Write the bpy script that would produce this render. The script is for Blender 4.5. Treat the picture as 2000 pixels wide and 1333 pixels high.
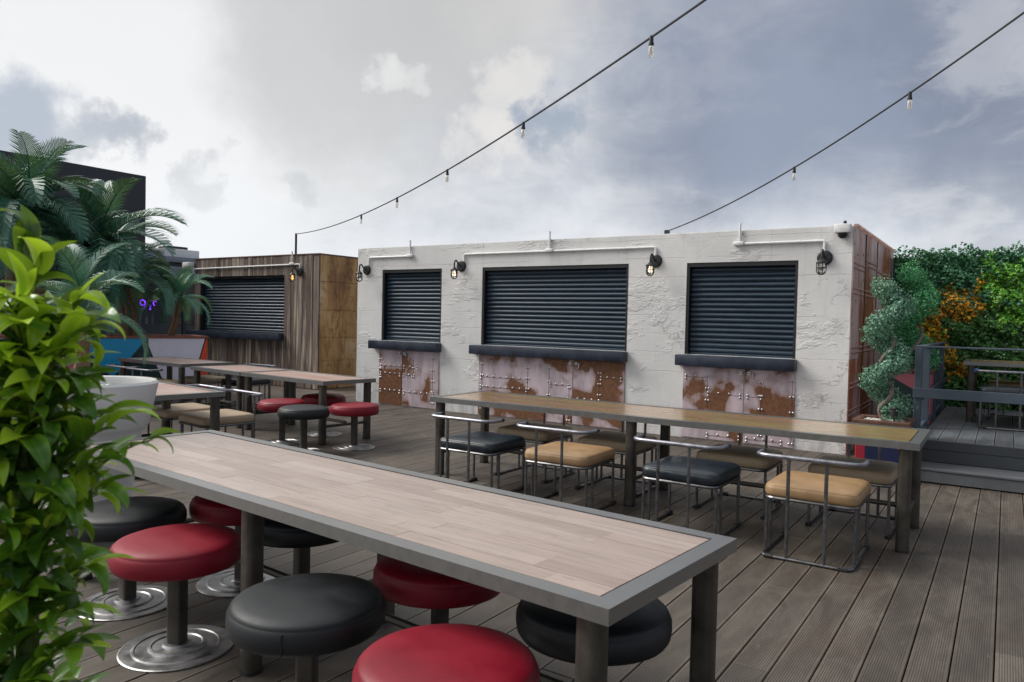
import bpy, bmesh, math, random
import numpy as np
from mathutils import Vector, Matrix
random.seed(7); rng = np.random.default_rng(11)
for o in list(bpy.data.objects): bpy.data.objects.remove(o)
S = bpy.context.scene
COL = S.collection
R = math.radians

# ------------------------------------------------------------------ camera
EYE = 1.45
EXPO = 1.45
YAW, PITCH, ROLL, FPX = 0.58693, 0.02821, -0.02241, 1454.7
fw = Vector((-math.sin(YAW)*math.cos(PITCH), math.cos(YAW)*math.cos(PITCH), -math.sin(PITCH)))
r0 = Vector((math.cos(YAW), math.sin(YAW), 0)); d0 = fw.cross(r0)
cr = r0*math.cos(ROLL)+d0*math.sin(ROLL); cd = -r0*math.sin(ROLL)+d0*math.cos(ROLL)
cam = bpy.data.cameras.new('camera'); camo = bpy.data.objects.new('camera', cam); COL.objects.link(camo)
cam.sensor_width = 36; cam.lens = FPX/2000*36; cam.clip_end = 3000; cam.clip_start = .05
camo.matrix_world = Matrix(((cr.x, -cd.x, -fw.x, 0), (cr.y, -cd.y, -fw.y, 0), (cr.z, -cd.z, -fw.z, EYE), (0, 0, 0, 1)))
cam.dof.use_dof = True; cam.dof.focus_distance = 5.5; cam.dof.aperture_fstop = 8
S.camera = camo
S.render.resolution_x, S.render.resolution_y = 1024, 682
vs = S.view_settings
vs.view_transform = 'Standard'; vs.look = 'None'; vs.gamma = 1; vs.exposure = EXPO; vs.use_curve_mapping = False

# ------------------------------------------------------------------ world: cloudy sky
SUN_EL, SUN_DIR = R(42), Vector((-.94, -.30, 0)).normalized()      # light from the left, raking along the kiosk fronts
W = bpy.data.worlds.new('World'); S.world = W; W.use_nodes = True
nt = W.node_tree; nt.nodes.clear(); NL = nt.links.new
def wn(t, **k):
    n = nt.nodes.new(t)
    for a, b in k.items(): setattr(n, a, b)
    return n
def wset(s, v):
    if hasattr(v, 'is_output'): NL(v, s)
    else: s.default_value = v
def wmath(op, a, b=0., c=None):
    n = wn('ShaderNodeMath', operation=op); wset(n.inputs[0], a); wset(n.inputs[1], b)
    if c is not None: wset(n.inputs[2], c)
    return n.outputs[0]
def wvm(op, a, b=None):
    n = wn('ShaderNodeVectorMath', operation=op); wset(n.inputs[0], a)
    if b is not None: wset(n.inputs[1], b)
    return n
def wsm(v, lo, hi):
    n = wn('ShaderNodeMapRange', interpolation_type='SMOOTHSTEP'); wset(n.inputs[0], v); n.inputs[1].default_value = lo; n.inputs[2].default_value = hi
    return n.outputs[0]
def wmix(f, a, b):
    n = wn('ShaderNodeMix', data_type='RGBA'); wset(n.inputs[0], f); wset(n.inputs[6], a); wset(n.inputs[7], b); return n.outputs[2]
def wnoise(v, sc, det=7, rough=.55, dist=0.):
    n = wn('ShaderNodeTexNoise'); NL(v, n.inputs['Vector']); n.inputs['Scale'].default_value = sc
    n.inputs['Detail'].default_value = det; n.inputs['Roughness'].default_value = rough; n.inputs['Distortion'].default_value = dist
    return n
sky = wn('ShaderNodeTexSky', sky_type='NISHITA', sun_disc=False)
sky.sun_elevation = SUN_EL; sky.sun_rotation = math.atan2(SUN_DIR.x, SUN_DIR.y)
dirn = wn('ShaderNodeTexCoord').outputs['Generated']
sep = wn('ShaderNodeSeparateXYZ'); NL(dirn, sep.inputs[0])
zc = wmath('ADD', wmath('MAXIMUM', sep.outputs[2], 0.), .28)
cx = wmath('DIVIDE', sep.outputs[0], zc); cy = wmath('DIVIDE', sep.outputs[1], zc)
cmb = wn('ShaderNodeCombineXYZ'); NL(cx, cmb.inputs[0]); NL(cy, cmb.inputs[1])
big = wnoise(cmb.outputs[0], 1.1, 8, .52, .35).outputs[0]
fine = wnoise(cmb.outputs[0], 3.4, 9, .6, .5).outputs[0]
warpn = wnoise(dirn, 5.0, 9, .58)
warp = wvm('SCALE', wvm('SUBTRACT', warpn.outputs['Color'], (.5, .5, .5)).outputs[0]); warp.inputs['Scale'].default_value = .22
wd = wvm('NORMALIZE', wvm('ADD', dirn, warp.outputs[0]).outputs[0]).outputs[0]
def sdir(az, el):          # az: radians to the left of +Y
    return (-math.sin(az)*math.cos(el), math.cos(az)*math.cos(el), math.sin(el))
# the thin bright cloud lies to the left, the heavy blue-grey cloud to the right
sunv = SUN_DIR*math.cos(SUN_EL)+Vector((0, 0, math.sin(SUN_EL)))
sunness = wvm('DOT_PRODUCT', wd, tuple(sunv)).outputs['Value']                        # cloud is thin and white towards the sun, heavy away from it
tone = wmath('ADD', sunness, wmath('MULTIPLY', wmath('SUBTRACT', big, .5), .55))
c0 = wmix(wsm(tone, .05, .62), (.28, .315, .40, 1), (.92, .92, .915, 1))
away = wsm(sunness, .55, .15)
c0 = wmix(wmath('MULTIPLY', wmath('MULTIPLY', wsm(big, .46, .66), away), .72), c0, (.165, .19, .255, 1))        # heavy folds
c0 = wmix(wmath('MULTIPLY', wmath('MULTIPLY', wsm(fine, .46, .70), away), .40), c0, (.25, .285, .36, 1))
c0 = wmix(wmath('MULTIPLY', wsm(fine, .54, .34), .35), c0, (.86, .85, .83, 1))                                   # lit wisps
warp2 = wvm('SCALE', wvm('SUBTRACT', wnoise(dirn, 13.0, 8, .6).outputs['Color'], (.5, .5, .5)).outputs[0]); warp2.inputs['Scale'].default_value = .13
wd2 = wvm('NORMALIZE', wvm('ADD', wd, warp2.outputs[0]).outputs[0]).outputs[0]
def blob(c, az, el, rad, soft, col, amt):
    d = wvm('DOT_PRODUCT', wd2, sdir(az, el)).outputs['Value']
    return wmix(wmath('MULTIPLY', wsm(d, math.cos(rad+soft), math.cos(max(rad-soft, 0))), amt), c, col)
c0 = blob(c0, 1.04, .50, .26, .16, (.87, .87, .87, 1), .85)
c0 = blob(c0, .80, .36, .12, .14, (.56, .56, .555, 1), .8)
c0 = blob(c0, .68, .47, .10, .13, (.55, .55, .54, 1), .75)
c0 = blob(c0, 1.185, .19, .05, .028, (.43, .48, .56, 1), .9)
c0 = blob(c0, 1.10, .195, .026, .018, (.43, .46, .52, 1), .85)
c0 = blob(c0, .755, .31, .012, .022, (.84, .83, .82, 1), .75)
c0 = blob(c0, .715, .30, .006, .018, (.80, .79, .78, 1), .6)
c0 = blob(c0, .63, .235, .022, .03, (.86, .83, .79, 1), .75)
c0 = blob(c0, .60, .30, .016, .03, (.86, .83, .79, 1), .65)
c0 = blob(c0, .565, .255, .026, .02, (.34, .40, .49, 1), .8)
c0 = blob(c0, .52, .45, .07, .09, (.66, .64, .61, 1), .55)
c0 = blob(c0, .27, .33, .15, .12, (.23, .27, .37, 1), .60)
c0 = blob(c0, .22, .24, .09, .06, (.33, .38, .48, 1), .6)
c0 = blob(c0, 1.0, .175, .022, .016, (.56, .57, .58, 1), .7)
c0 = blob(c0, .855, .155, .018, .014, (.58, .59, .61, 1), .7)
low = wsm(wmath('ADD', sep.outputs[2], wmath('MULTIPLY', wmath('SUBTRACT', warpn.outputs[0], .5), .22)), .22, .05)
c0 = wmix(wmath('MULTIPLY', low, .85), c0, (.90, .92, .96, 1))
cloud = wvm('SCALE', c0); cloud.inputs['Scale'].default_value = 10.0 / (2**EXPO)
allsky = wmix(.97, sky.outputs[0], cloud.outputs[0])
bg = wn('ShaderNodeBackground'); NL(allsky, bg.inputs[0]); bg.inputs[1].default_value = 0.1
NL(bg.outputs[0], wn('ShaderNodeOutputWorld').inputs[0])

# ------------------------------------------------------------------ sun
sl = bpy.data.lights.new('sun', 'SUN'); sl.energy = 1.5; sl.angle = R(32); sl.color = (1, .965, .91)
so = bpy.data.objects.new('sun', sl); COL.objects.link(so)
sv = SUN_DIR*math.cos(SUN_EL)+Vector((0, 0, math.sin(SUN_EL)))
so.rotation_euler = sv.to_track_quat('Z', 'Y').to_euler(); so.location = (-6, -4, 12)

# ------------------------------------------------------------------ materials
class NB:
    def __init__(s, name):
        s.m = bpy.data.materials.new(name); s.m.use_nodes = True; s.t = s.m.node_tree
        s.b = s.t.nodes['Principled BSDF']; s.co = s.n('ShaderNodeTexCoord').outputs['Object']
    def n(s, t, **k):
        x = s.t.nodes.new(t)
        for a, b in k.items(): setattr(x, a, b)
        return x
    def set(s, i, v):
        if hasattr(v, 'is_output'): s.t.links.new(v, i)
        else: i.default_value = v
    def math(s, op, a, b=0., cl=False):
        x = s.n('ShaderNodeMath', operation=op, use_clamp=cl); s.set(x.inputs[0], a); s.set(x.inputs[1], b); return x.outputs[0]
    def vec(s, scale=(1, 1, 1), rand=0.):
        v = s.co
        if rand:
            oi = s.n('ShaderNodeObjectInfo'); m = s.math('MULTIPLY', oi.outputs['Random'], rand)
            a = s.n('ShaderNodeVectorMath', operation='ADD'); s.set(a.inputs[0], v); s.set(a.inputs[1], m); v = a.outputs[0]
        x = s.n('ShaderNodeMapping'); s.set(x.inputs[0], v); x.inputs['Scale'].default_value = scale; return x.outputs[0]
    def noise(s, v, sc, det=5, ro=.55, di=0.):
        x = s.n('ShaderNodeTexNoise'); s.set(x.inputs['Vector'], v); x.inputs['Scale'].default_value = sc; x.inputs['Detail'].default_value = det
        x.inputs['Roughness'].default_value = ro; x.inputs['Distortion'].default_value = di; return x.outputs[0]
    def ramp(s, v, stops, const=False):
        x = s.n('ShaderNodeValToRGB'); s.set(x.inputs[0], v); e = x.color_ramp.elements
        if const: x.color_ramp.interpolation = 'CONSTANT'
        while len(e) < len(stops): e.new(.5)
        for q, (p, c) in zip(e, stops): q.position = p; q.color = (*c, 1) if len(c) == 3 else c
        return x.outputs[0]
    def sm(s, v, lo, hi, a=0., b=1.):
        x = s.n('ShaderNodeMapRange', interpolation_type='SMOOTHSTEP'); s.set(x.inputs[0], v)
        for i, q in enumerate((lo, hi, a, b)): x.inputs[1+i].default_value = q
        return x.outputs[0]
    def mix(s, f, a, b, mode='MIX'):
        x = s.n('ShaderNodeMix', data_type='RGBA', blend_type=mode); s.set(x.inputs[0], f)
        s.set(x.inputs[6], a if hasattr(a, 'is_output') else (*a, 1)); s.set(x.inputs[7], b if hasattr(b, 'is_output') else (*b, 1)); return x.outputs[2]
    def bump(s, h, st=.3, dist=.01):
        x = s.n('ShaderNodeBump'); x.inputs['Strength'].default_value = st; x.inputs['Distance'].default_value = dist; s.set(x.inputs['Height'], h)
        s.set(s.b.inputs['Normal'], x.outputs[0])
    def out(s, col=None, ro=None, me=None, **k):
        if col is not None: s.set(s.b.inputs['Base Color'], col if hasattr(col, 'is_output') else (*col, 1))
        if ro is not None: s.set(s.b.inputs['Roughness'], ro)
        if me is not None: s.set(s.b.inputs['Metallic'], me)
        for a, b in k.items(): s.set(s.b.inputs[a.replace('_', ' ')], b)
        return s.m
def plain(name, col, ro=.5, me=0., var=.25, sc=9, bump=0., bsc=60, rand=7., **k):
    q = NB(name); v = q.vec(rand=rand); n = q.noise(v, sc, 6, .6)
    lo = tuple(c*(1-var) for c in col); hi = tuple(min(1, c*(1+var)) for c in col)
    c = q.ramp(n, [(.3, lo), (.7, hi)])
    if bump: q.bump(q.noise(v, bsc, 4), bump, .004)
    return q.out(c, q.sm(n, .3, .7, ro*.85, min(1, ro*1.15)), me, **k)
M = {}
M['gunmetal'] = plain('gunmetal', (.155, .155, .148), .40, .6, .10, 30, .06, 160, Coat_Weight=.9, Coat_Roughness=.28)
M['rust_rivet'] = plain('rust_rivet', (.40, .25, .21), .4, .5, .3, 30)
M['legmetal'] = plain('legmetal', (.065, .058, .048), .48, .55, .4, 10, .1, 80)
M['steel'] = plain('steel', (.55, .53, .54), .35, .85, .3, 20)
M['chairpipe'] = plain('chairpipe', (.15, .15, .155), .34, .85, .3, 25)
M['railpipe'] = plain('railpipe', (.24, .24, .27), .42, .9, .3, 25)
M['basemetal'] = plain('basemetal', (.30, .30, .30), .42, .9, .4, 12, .12, 40)
M['blackrubber'] = plain('blackrubber', (.012, .012, .012), .6)
M['blackpaint'] = plain('blackpaint', (.012, .013, .015), .45, 0, .3, 12, .05)
M['red_leather'] = plain('red_leather', (.185, .003, .014), .52, 0, .15, 5, .12, 260, Specular_IOR_Level=.35)
M['black_leather'] = plain('black_leather', (.008, .010, .012), .52, 0, .25, 5, .14, 260, Specular_IOR_Level=.4)
M['tan_leather'] = plain('tan_leather', (.30, .185, .090), .5, 0, .12, 6, .10, 200)
M['sand_leather'] = plain('sand_leather', (.34, .255, .165), .52, 0, .12, 6, .10, 200)
M['navy_leather'] = plain('navy_leather', (.007, .014, .021), .38, 0, .2, 6, .12, 200, Coat_Weight=.1)
M['white_plastic'] = plain('white_plastic', (.72, .72, .71), .35, 0, .04, 4)
M['white_paint'] = plain('white_paint', (.70, .70, .70), .45, 0, .1, 20)
M['pebble'] = plain('pebble', (.72, .72, .70), .6, 0, .15, 30)
M['shutter'] = plain('shutter', (.020, .040, .064), .46, .1, .2, 4)
M['sillpaint'] = plain('sillpaint', (.020, .027, .046), .40, .1, .45, 6, .12, 50)
M['railpaint'] = plain('railpaint', (.050, .070, .095), .5, 0, .2, 6, .05)
M['fascia'] = plain('fascia', (.085, .09, .098), .6, 0, .15, 5, .2, 70)
M['darkfascia'] = plain('darkfascia', (.032, .038, .045), .6, 0, .2, 5, .2, 70)
M['redwood'] = plain('redwood', (.20, .055, .028), .45, 0, .35, 12, .2, 40)
M['darkwood'] = plain('darkwood', (.10, .045, .028), .5, 0, .35, 12, .2, 40)
M['crate'] = plain('crate', (.42, .27, .12), .6, 0, .2, 12)
M['orange_post'] = plain('orange_post', (.22, .07, .03), .5)
M['cladding'] = plain('cladding', (.022, .026, .034), .5, .2, .3, 1.2)
M['roofgrey'] = plain('roofgrey', (.20, .23, .27), .5, .2, .2, 3)
M['barinside'] = plain('barinside', (.012, .011, .011), .7)
M['soil'] = plain('soil', (.05, .035, .02), .9, 0, .4, 20, .4, 50)
M['ground'] = plain('ground', (.10, .10, .10), .9, 0, .3, .3)
M['subfloor'] = plain('subfloor', (.010, .009, .009), .9)
M['bark'] = plain('bark', (.15, .085, .045), .85, 0, .5, 25, .6, 45)
M['greybark'] = plain('greybark', (.16, .13, .11), .85, 0, .4, 25, .6, 45)
M['twig'] = plain('twig', (.10, .14, .03), .7)
M['blueplastic'] = plain('blueplastic', (.01, .12, .50), .4)
for k, c in dict(p_blue=(.0, .27, .50), p_white=(.66, .64, .74), p_red=(.62, .055, .012), p_dark=(.008, .030, .030), p_navy=(.006, .012, .05), p_orange=(.75, .24, .01), p_pink=(.46, .13, .16), p_crimson=(.27, .01, .03)).items():
    M[k] = plain(k, c, .45, 0, .06, 3)
def emit(name, col, st):
    q = NB(name); q.out(col, .4); q.b.inputs['Emission Color'].default_value = (*col, 1); q.b.inputs['Emission Strength'].default_value = st; return q.m
M['warm_bulb'] = emit('warm_bulb', (1, .78, .5), .9)
M['amber_bulb'] = emit('amber_bulb', (1, .42, .12), 1.0)
M['neon'] = emit('neon', (.22, .03, .9), 2.0)
M['barlight'] = emit('barlight', (1, .35, .05), 3.0)
q = NB('glass'); M['glass'] = q.out((.95, .95, .93), .04, 0., Transmission_Weight=1., IOR=1.3)
q = NB('bulb_glass'); M['bulb_glass'] = q.out((.92, .90, .84), .08, 0., Transmission_Weight=.75, IOR=1.2)
q = NB('window_glass'); M['window_glass'] = q.out((.6, .65, .7), .03, 0., Transmission_Weight=.92, IOR=1.2)
q = NB('bottle'); oi = q.n('ShaderNodeObjectInfo').outputs['Random']
M['bottle'] = q.out(q.ramp(oi, [(0, (.02, .09, .03)), (.35, (.25, .12, .02)), (.7, (.5, .52, .5)), (1, (.35, .05, .02))]), .12)

# deck planks: ribbed composite
def deckmat(name, col, col2):
    q = NB(name); oi = q.n('ShaderNodeObjectInfo').outputs['Random']
    geo = q.n('ShaderNodeNewGeometry'); pos = geo.outputs['Position']
    big = q.noise(pos, 1.1, 6, .6, .4); mp = q.n('ShaderNodeMapping'); q.set(mp.inputs[0], pos); mp.inputs['Scale'].default_value = (3, .8, 1)
    st = q.noise(mp.outputs[0], 2.6, 7, .65, .6)
    w = q.n('ShaderNodeTexWave', wave_type='BANDS', bands_direction='X', wave_profile='SIN'); q.set(w.inputs['Vector'], q.co); w.inputs['Scale'].default_value = 2*math.pi/20/.0098
    sx = q.n('ShaderNodeSeparateXYZ'); q.set(sx.inputs[0], q.co)
    edge = q.sm(q.math('ABSOLUTE', sx.outputs[0]), .062, .066)
    rib = q.math('MAXIMUM', w.outputs['Fac'], edge)
    c = q.mix(q.sm(st, .35, .7), col, col2)
    c = q.mix(q.sm(oi, 0, 1, 0, .55), c, tuple(x*.60 for x in col))
    c = q.mix(q.sm(big, .52, .72, 0, .5), c, (.10, .062, .038))
    c = q.mix(q.sm(q.noise(mp.outputs[0], 5, 8, .7), .60, .78, 0, .45), c, (.24, .235, .225))
    c = q.mix(q.sm(rib, .1, .7, .62, 0), c, (.02, .018, .016))
    q.bump(rib, .5, .002)
    return q.out(c, q.sm(st, .3, .7, .5, .75))
M['deck'] = deckmat('deck', (.078, .061, .047), (.135, .114, .092))
M['platform'] = deckmat('platform', (.105, .12, .135), (.16, .18, .20))

# table staves
def stavemat(name, cols, gl=.3, cr_gl=.48):
    q = NB(name); oi = q.n('ShaderNodeObjectInfo').outputs['Random']
    g = q.noise(q.vec((1.6, 26, 26), 37.), 2.2, 8, .65, .5); g2 = q.noise(q.vec((3, 7, 7), 11.), 1.2, 5, .6, .8)
    c = q.ramp(oi, [(i/(len(cols)-1), c) for i, c in enumerate(cols)])
    c = q.mix(q.sm(g, .4, .75, 0, .55), c, tuple(x*.35 for x in cols[0]))
    c = q.mix(q.sm(g2, .58, .8, 0, .55), c, (.10, .075, .06))
    c = q.mix(q.sm(q.noise(q.vec((3.5, 15, 15), 23.), 1.6, 6, .6, .4), .62, .74, 0, .7), c, (.085, .068, .062))
    q.bump(g, .12, .002)
    return q.out(c, q.sm(g2, .3, .8, gl, gl+.15), 0., Coat_Weight=1., Coat_Roughness=cr_gl, Coat_IOR=1.7)
M['stave'] = stavemat('stave', [(.30, .215, .17), (.37, .28, .23), (.265, .185, .145), (.42, .335, .285)], .34)
M['stave_warm'] = stavemat('stave_warm', [(.36, .19, .085), (.40, .29, .095), (.44, .22, .11), (.34, .25, .08)], .26, .16)
M['stave_red'] = stavemat('stave_red', [(.36, .20, .14), (.42, .30, .24), (.36, .14, .08), (.44, .34, .28)], .33)

# painted rough concrete with formwork lines
q = NB('concrete'); v = q.co
big = q.noise(v, .9, 6, .6); mid = q.noise(q.vec((1, 1, 2.2)), 3.2, 8, .62, .7); fin = q.noise(v, 38, 6, .6)
rg = q.n('ShaderNodeTexNoise'); rg.noise_type = 'RIDGED_MULTIFRACTAL'; q.set(rg.inputs['Vector'], q.vec((1, 1, 1.7))); rg.inputs['Scale'].default_value = 2.1; rg.inputs['Detail'].default_value = 7
sx = q.n('ShaderNodeSeparateXYZ'); q.set(sx.inputs[0], v)
wob = q.math('ADD', sx.outputs[2], q.math('MULTIPLY', q.noise(q.vec((1.5, 1, 1)), 2.0, 4), .05))
fr = q.math('FRACT', q.math('MULTIPLY', wob, 4.1))
line = q.sm(q.math('ABSOLUTE', q.math('SUBTRACT', fr, .5)), .0, .020)                   # 0 on the seam
fade = q.sm(q.noise(q.vec((.7, 1, 3)), 1.7, 3), .44, .52)                              # seams break off
line = q.math('MAXIMUM', line, q.math('SUBTRACT', 1., fade))
patch = q.sm(q.noise(q.vec((.8, 1, 1.6)), 1.5, 7, .7, .3), .52, .60)                    # spalled areas
rough_ = q.noise(q.vec((1, 1, 1.5)), 24, 8, .7, .3)
hgt = q.math('ADD', q.math('MULTIPLY', line, .35), q.math('ADD', q.math('MULTIPLY', q.math('MULTIPLY', rough_, patch), 1.5), q.math('ADD', q.math('MULTIPLY', rough_, .28), q.math('MULTIPLY', fin, .12))))
crk = q.math('MULTIPLY', q.sm(q.math('ABSOLUTE', q.math('SUBTRACT', q.noise(q.vec((.8, 1, 1.5)), 1.0, 10, .68, .1), .5)), .0, .006, 1, 0), q.sm(q.noise(v, 1.1, 2), .54, .60))
hgt = q.math('SUBTRACT', hgt, q.math('MULTIPLY', crk, .5))
c = q.ramp(big, [(.3, (.58, .575, .565)), (.7, (.74, .73, .715))])
c = q.mix(q.sm(line, 0, 1, .30, 0), c, (.22, .22, .22)); c = q.mix(q.math('MULTIPLY', crk, .55), c, (.14, .14, .14))
c = q.mix(q.math('MULTIPLY', q.math('MULTIPLY', patch, q.sm(rough_, .5, .68)), .30), c, (.25, .25, .26))
c = q.mix(q.sm(q.noise(q.vec((4, 4, .5)), 1.3, 6), .55, .8, 0, .25), c, (.33, .33, .34))
c = q.mix(q.math('MULTIPLY', q.sm(sx.outputs[2], .0, .55, 1, 0), q.sm(q.noise(q.vec((3, 3, 1)), 2, 7, .65), .35, .7, .0, .7)), c, (.27, .26, .27))
c = q.mix(q.sm(q.noise(q.vec((11, 11, .35)), 1.0, 7, .65), .58, .78, 0, .35), c, (.24, .23, .22))
q.bump(hgt, .6, .016); M['concrete'] = q.out(c, .8)

# rusted sheet with pale bare patches
def rustmat(name, pale, rust, thr, sc=1.6, streak=1.):
    q = NB(name); v = q.vec((1, 1, streak), 9.); n = q.noise(v, sc, 7, .5, .25); n2 = q.noise(q.vec((1, 1, .3), 5.), 5, 7, .65); n3 = q.noise(v, 22, 5, .7)
    pc = q.mix(q.sm(n2, .35, .7), pale, tuple(x*.60 for x in pale))
    rc = q.mix(q.sm(n3, .35, .7), rust, tuple(x*.55 for x in rust))
    f = q.sm(n, thr-.012, thr+.012)
    halo = q.sm(n, thr-.07, thr, 0, .55)
    c = q.mix(halo, pc, rust); c = q.mix(f, c, rc)
    q.bump(q.math('ADD', f, q.math('MULTIPLY', n3, .4)), .25, .004)
    return q.out(c, q.sm(n3, .3, .7, .45, .65), .15)
M['rust_door'] = rustmat('rust_door', (.58, .48, .52), (.20, .085, .038), .525, 1.7)
M['rust_wall'] = rustmat('rust_wall', (.66, .48, .47), (.46, .17, .085), .52, 2.0, .30)
q = NB('brass_sheet'); pos = q.n('ShaderNodeNewGeometry').outputs['Position']
def pmap(sc):
    x = q.n('ShaderNodeMapping'); q.set(x.inputs[0], pos); x.inputs['Scale'].default_value = sc; return x.outputs[0]
n = q.noise(pmap((1, 1, .55)), 1.5, 8, .62, .5); n2 = q.noise(pmap((1, 1, .8)), 5.5, 8, .7, .9); n3 = q.noise(pmap((9, 9, .6)), 1.2, 6, .6)
c = q.ramp(n, [(.34, (.10, .042, .014)), (.46, (.22, .115, .038)), (.56, (.33, .205, .085)), (.68, (.40, .32, .225))])
c = q.mix(q.sm(n3, .5, .72, 0, .7), c, (.13, .05, .015)); c = q.mix(q.sm(n2, .53, .68, 0, .75), c, (.075, .030, .014))
q.bump(n2, .3, .008); M['brass'] = q.out(c, q.sm(n2, .3, .7, .4, .65), .25)
q = NB('weathered_plank'); g = q.noise(q.vec((34, 34, .9), 41.), 1.2, 9, .68, .3); g2 = q.noise(q.vec((9, 9, .5), 17.), 1.1, 6, .6, .4)
c = q.ramp(q.n('ShaderNodeObjectInfo').outputs['Random'], [(0, (.12, .08, .065)), (.35, (.085, .06, .055)), (.62, (.16, .115, .085)), (.82, (.11, .08, .075)), (1, (.26, .21, .175))])
c = q.mix(q.sm(g2, .48, .64, 0, .8), c, (.50, .42, .33)); c = q.mix(q.sm(g, .45, .65, 0, .8), c, (.035, .020, .018)); q.bump(g, .4, .006)
M['plank'] = q.out(c, .7)
def leafmat(name, a, b, c3=None, tr=.25, ro=.4, island=True, margin=None):
    q = NB(name); rnd = q.n('ShaderNodeNewGeometry').outputs['Random Per Island'] if island else q.n('ShaderNodeObjectInfo').outputs['Random']
    c = q.ramp(rnd, [(0, a), (.6, b), (1, c3 or b)])
    if margin:
        sx_ = q.n('ShaderNodeSeparateXYZ'); q.set(sx_.inputs[0], q.co); ay = q.math('ABSOLUTE', q.math('ADD', sx_.outputs[1], q.math('MULTIPLY', q.math('SUBTRACT', q.noise(q.vec(rand=9.), 5, 3), .5), .10)))
        c = q.mix(q.sm(ay, .07, .17, 0, .6), c, margin); c = q.mix(q.sm(q.math('ABSOLUTE', sx_.outputs[1]), .004, .012, .5, 0), c, margin)
    p = q.out(c, ro)
    t = q.n('ShaderNodeBsdfTranslucent'); q.set(t.inputs[0], q.mix(.5, c, (.35, .50, .02)))
    mx = q.n('ShaderNodeMixShader'); mx.inputs[0].default_value = tr; q.set(mx.inputs[1], q.b.outputs[0]); q.set(mx.inputs[2], t.outputs[0])
    q.set(q.t.nodes['Material Output'].inputs[0], mx.outputs[0]); return p
M['palmleaf'] = leafmat('palmleaf', (.014, .080, .056), (.032, .150, .100), (.07, .22, .15), .10, .45)
M['palmsmall'] = leafmat('palmsmall', (.06, .20, .13), (.11, .31, .20), (.17, .40, .27), .12, .4)
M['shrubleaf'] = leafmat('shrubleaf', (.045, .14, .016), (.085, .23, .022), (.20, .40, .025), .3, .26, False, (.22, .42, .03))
M['shrublime_backlit'] = leafmat('shrublime_backlit', (.26, .48, .018), (.36, .58, .025), (.46, .64, .04), .35, .28, False, (.60, .76, .10))  # lime leaf with the backlight of the shrub top put into its colour
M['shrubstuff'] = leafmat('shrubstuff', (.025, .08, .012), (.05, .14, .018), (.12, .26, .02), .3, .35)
M['hedge_dark'] = leafmat('hedge_dark', (.016, .09, .048), (.036, .17, .08), (.09, .28, .14), .15, .45)
M['hedge_mid'] = leafmat('hedge_mid', (.014, .060, .016), (.04, .14, .028), (.09, .24, .05), .15, .45)
M['hedge_lime'] = leafmat('hedge_lime', (.07, .26, .03), (.16, .44, .045), (.32, .60, .07), .15, .45)
M['hedge_gold'] = leafmat('hedge_gold', (.52, .22, .008), (.75, .36, .014), (.82, .52, .05), .1, .5)
M['topiary'] = leafmat('topiary', (.045, .15, .10), (.12, .28, .19), (.28, .46, .34), .12, .5)
M['topiary_bright'] = leafmat('topiary_bright', (.03, .19, .07), (.08, .38, .15), (.18, .55, .26), .12, .5)

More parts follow.
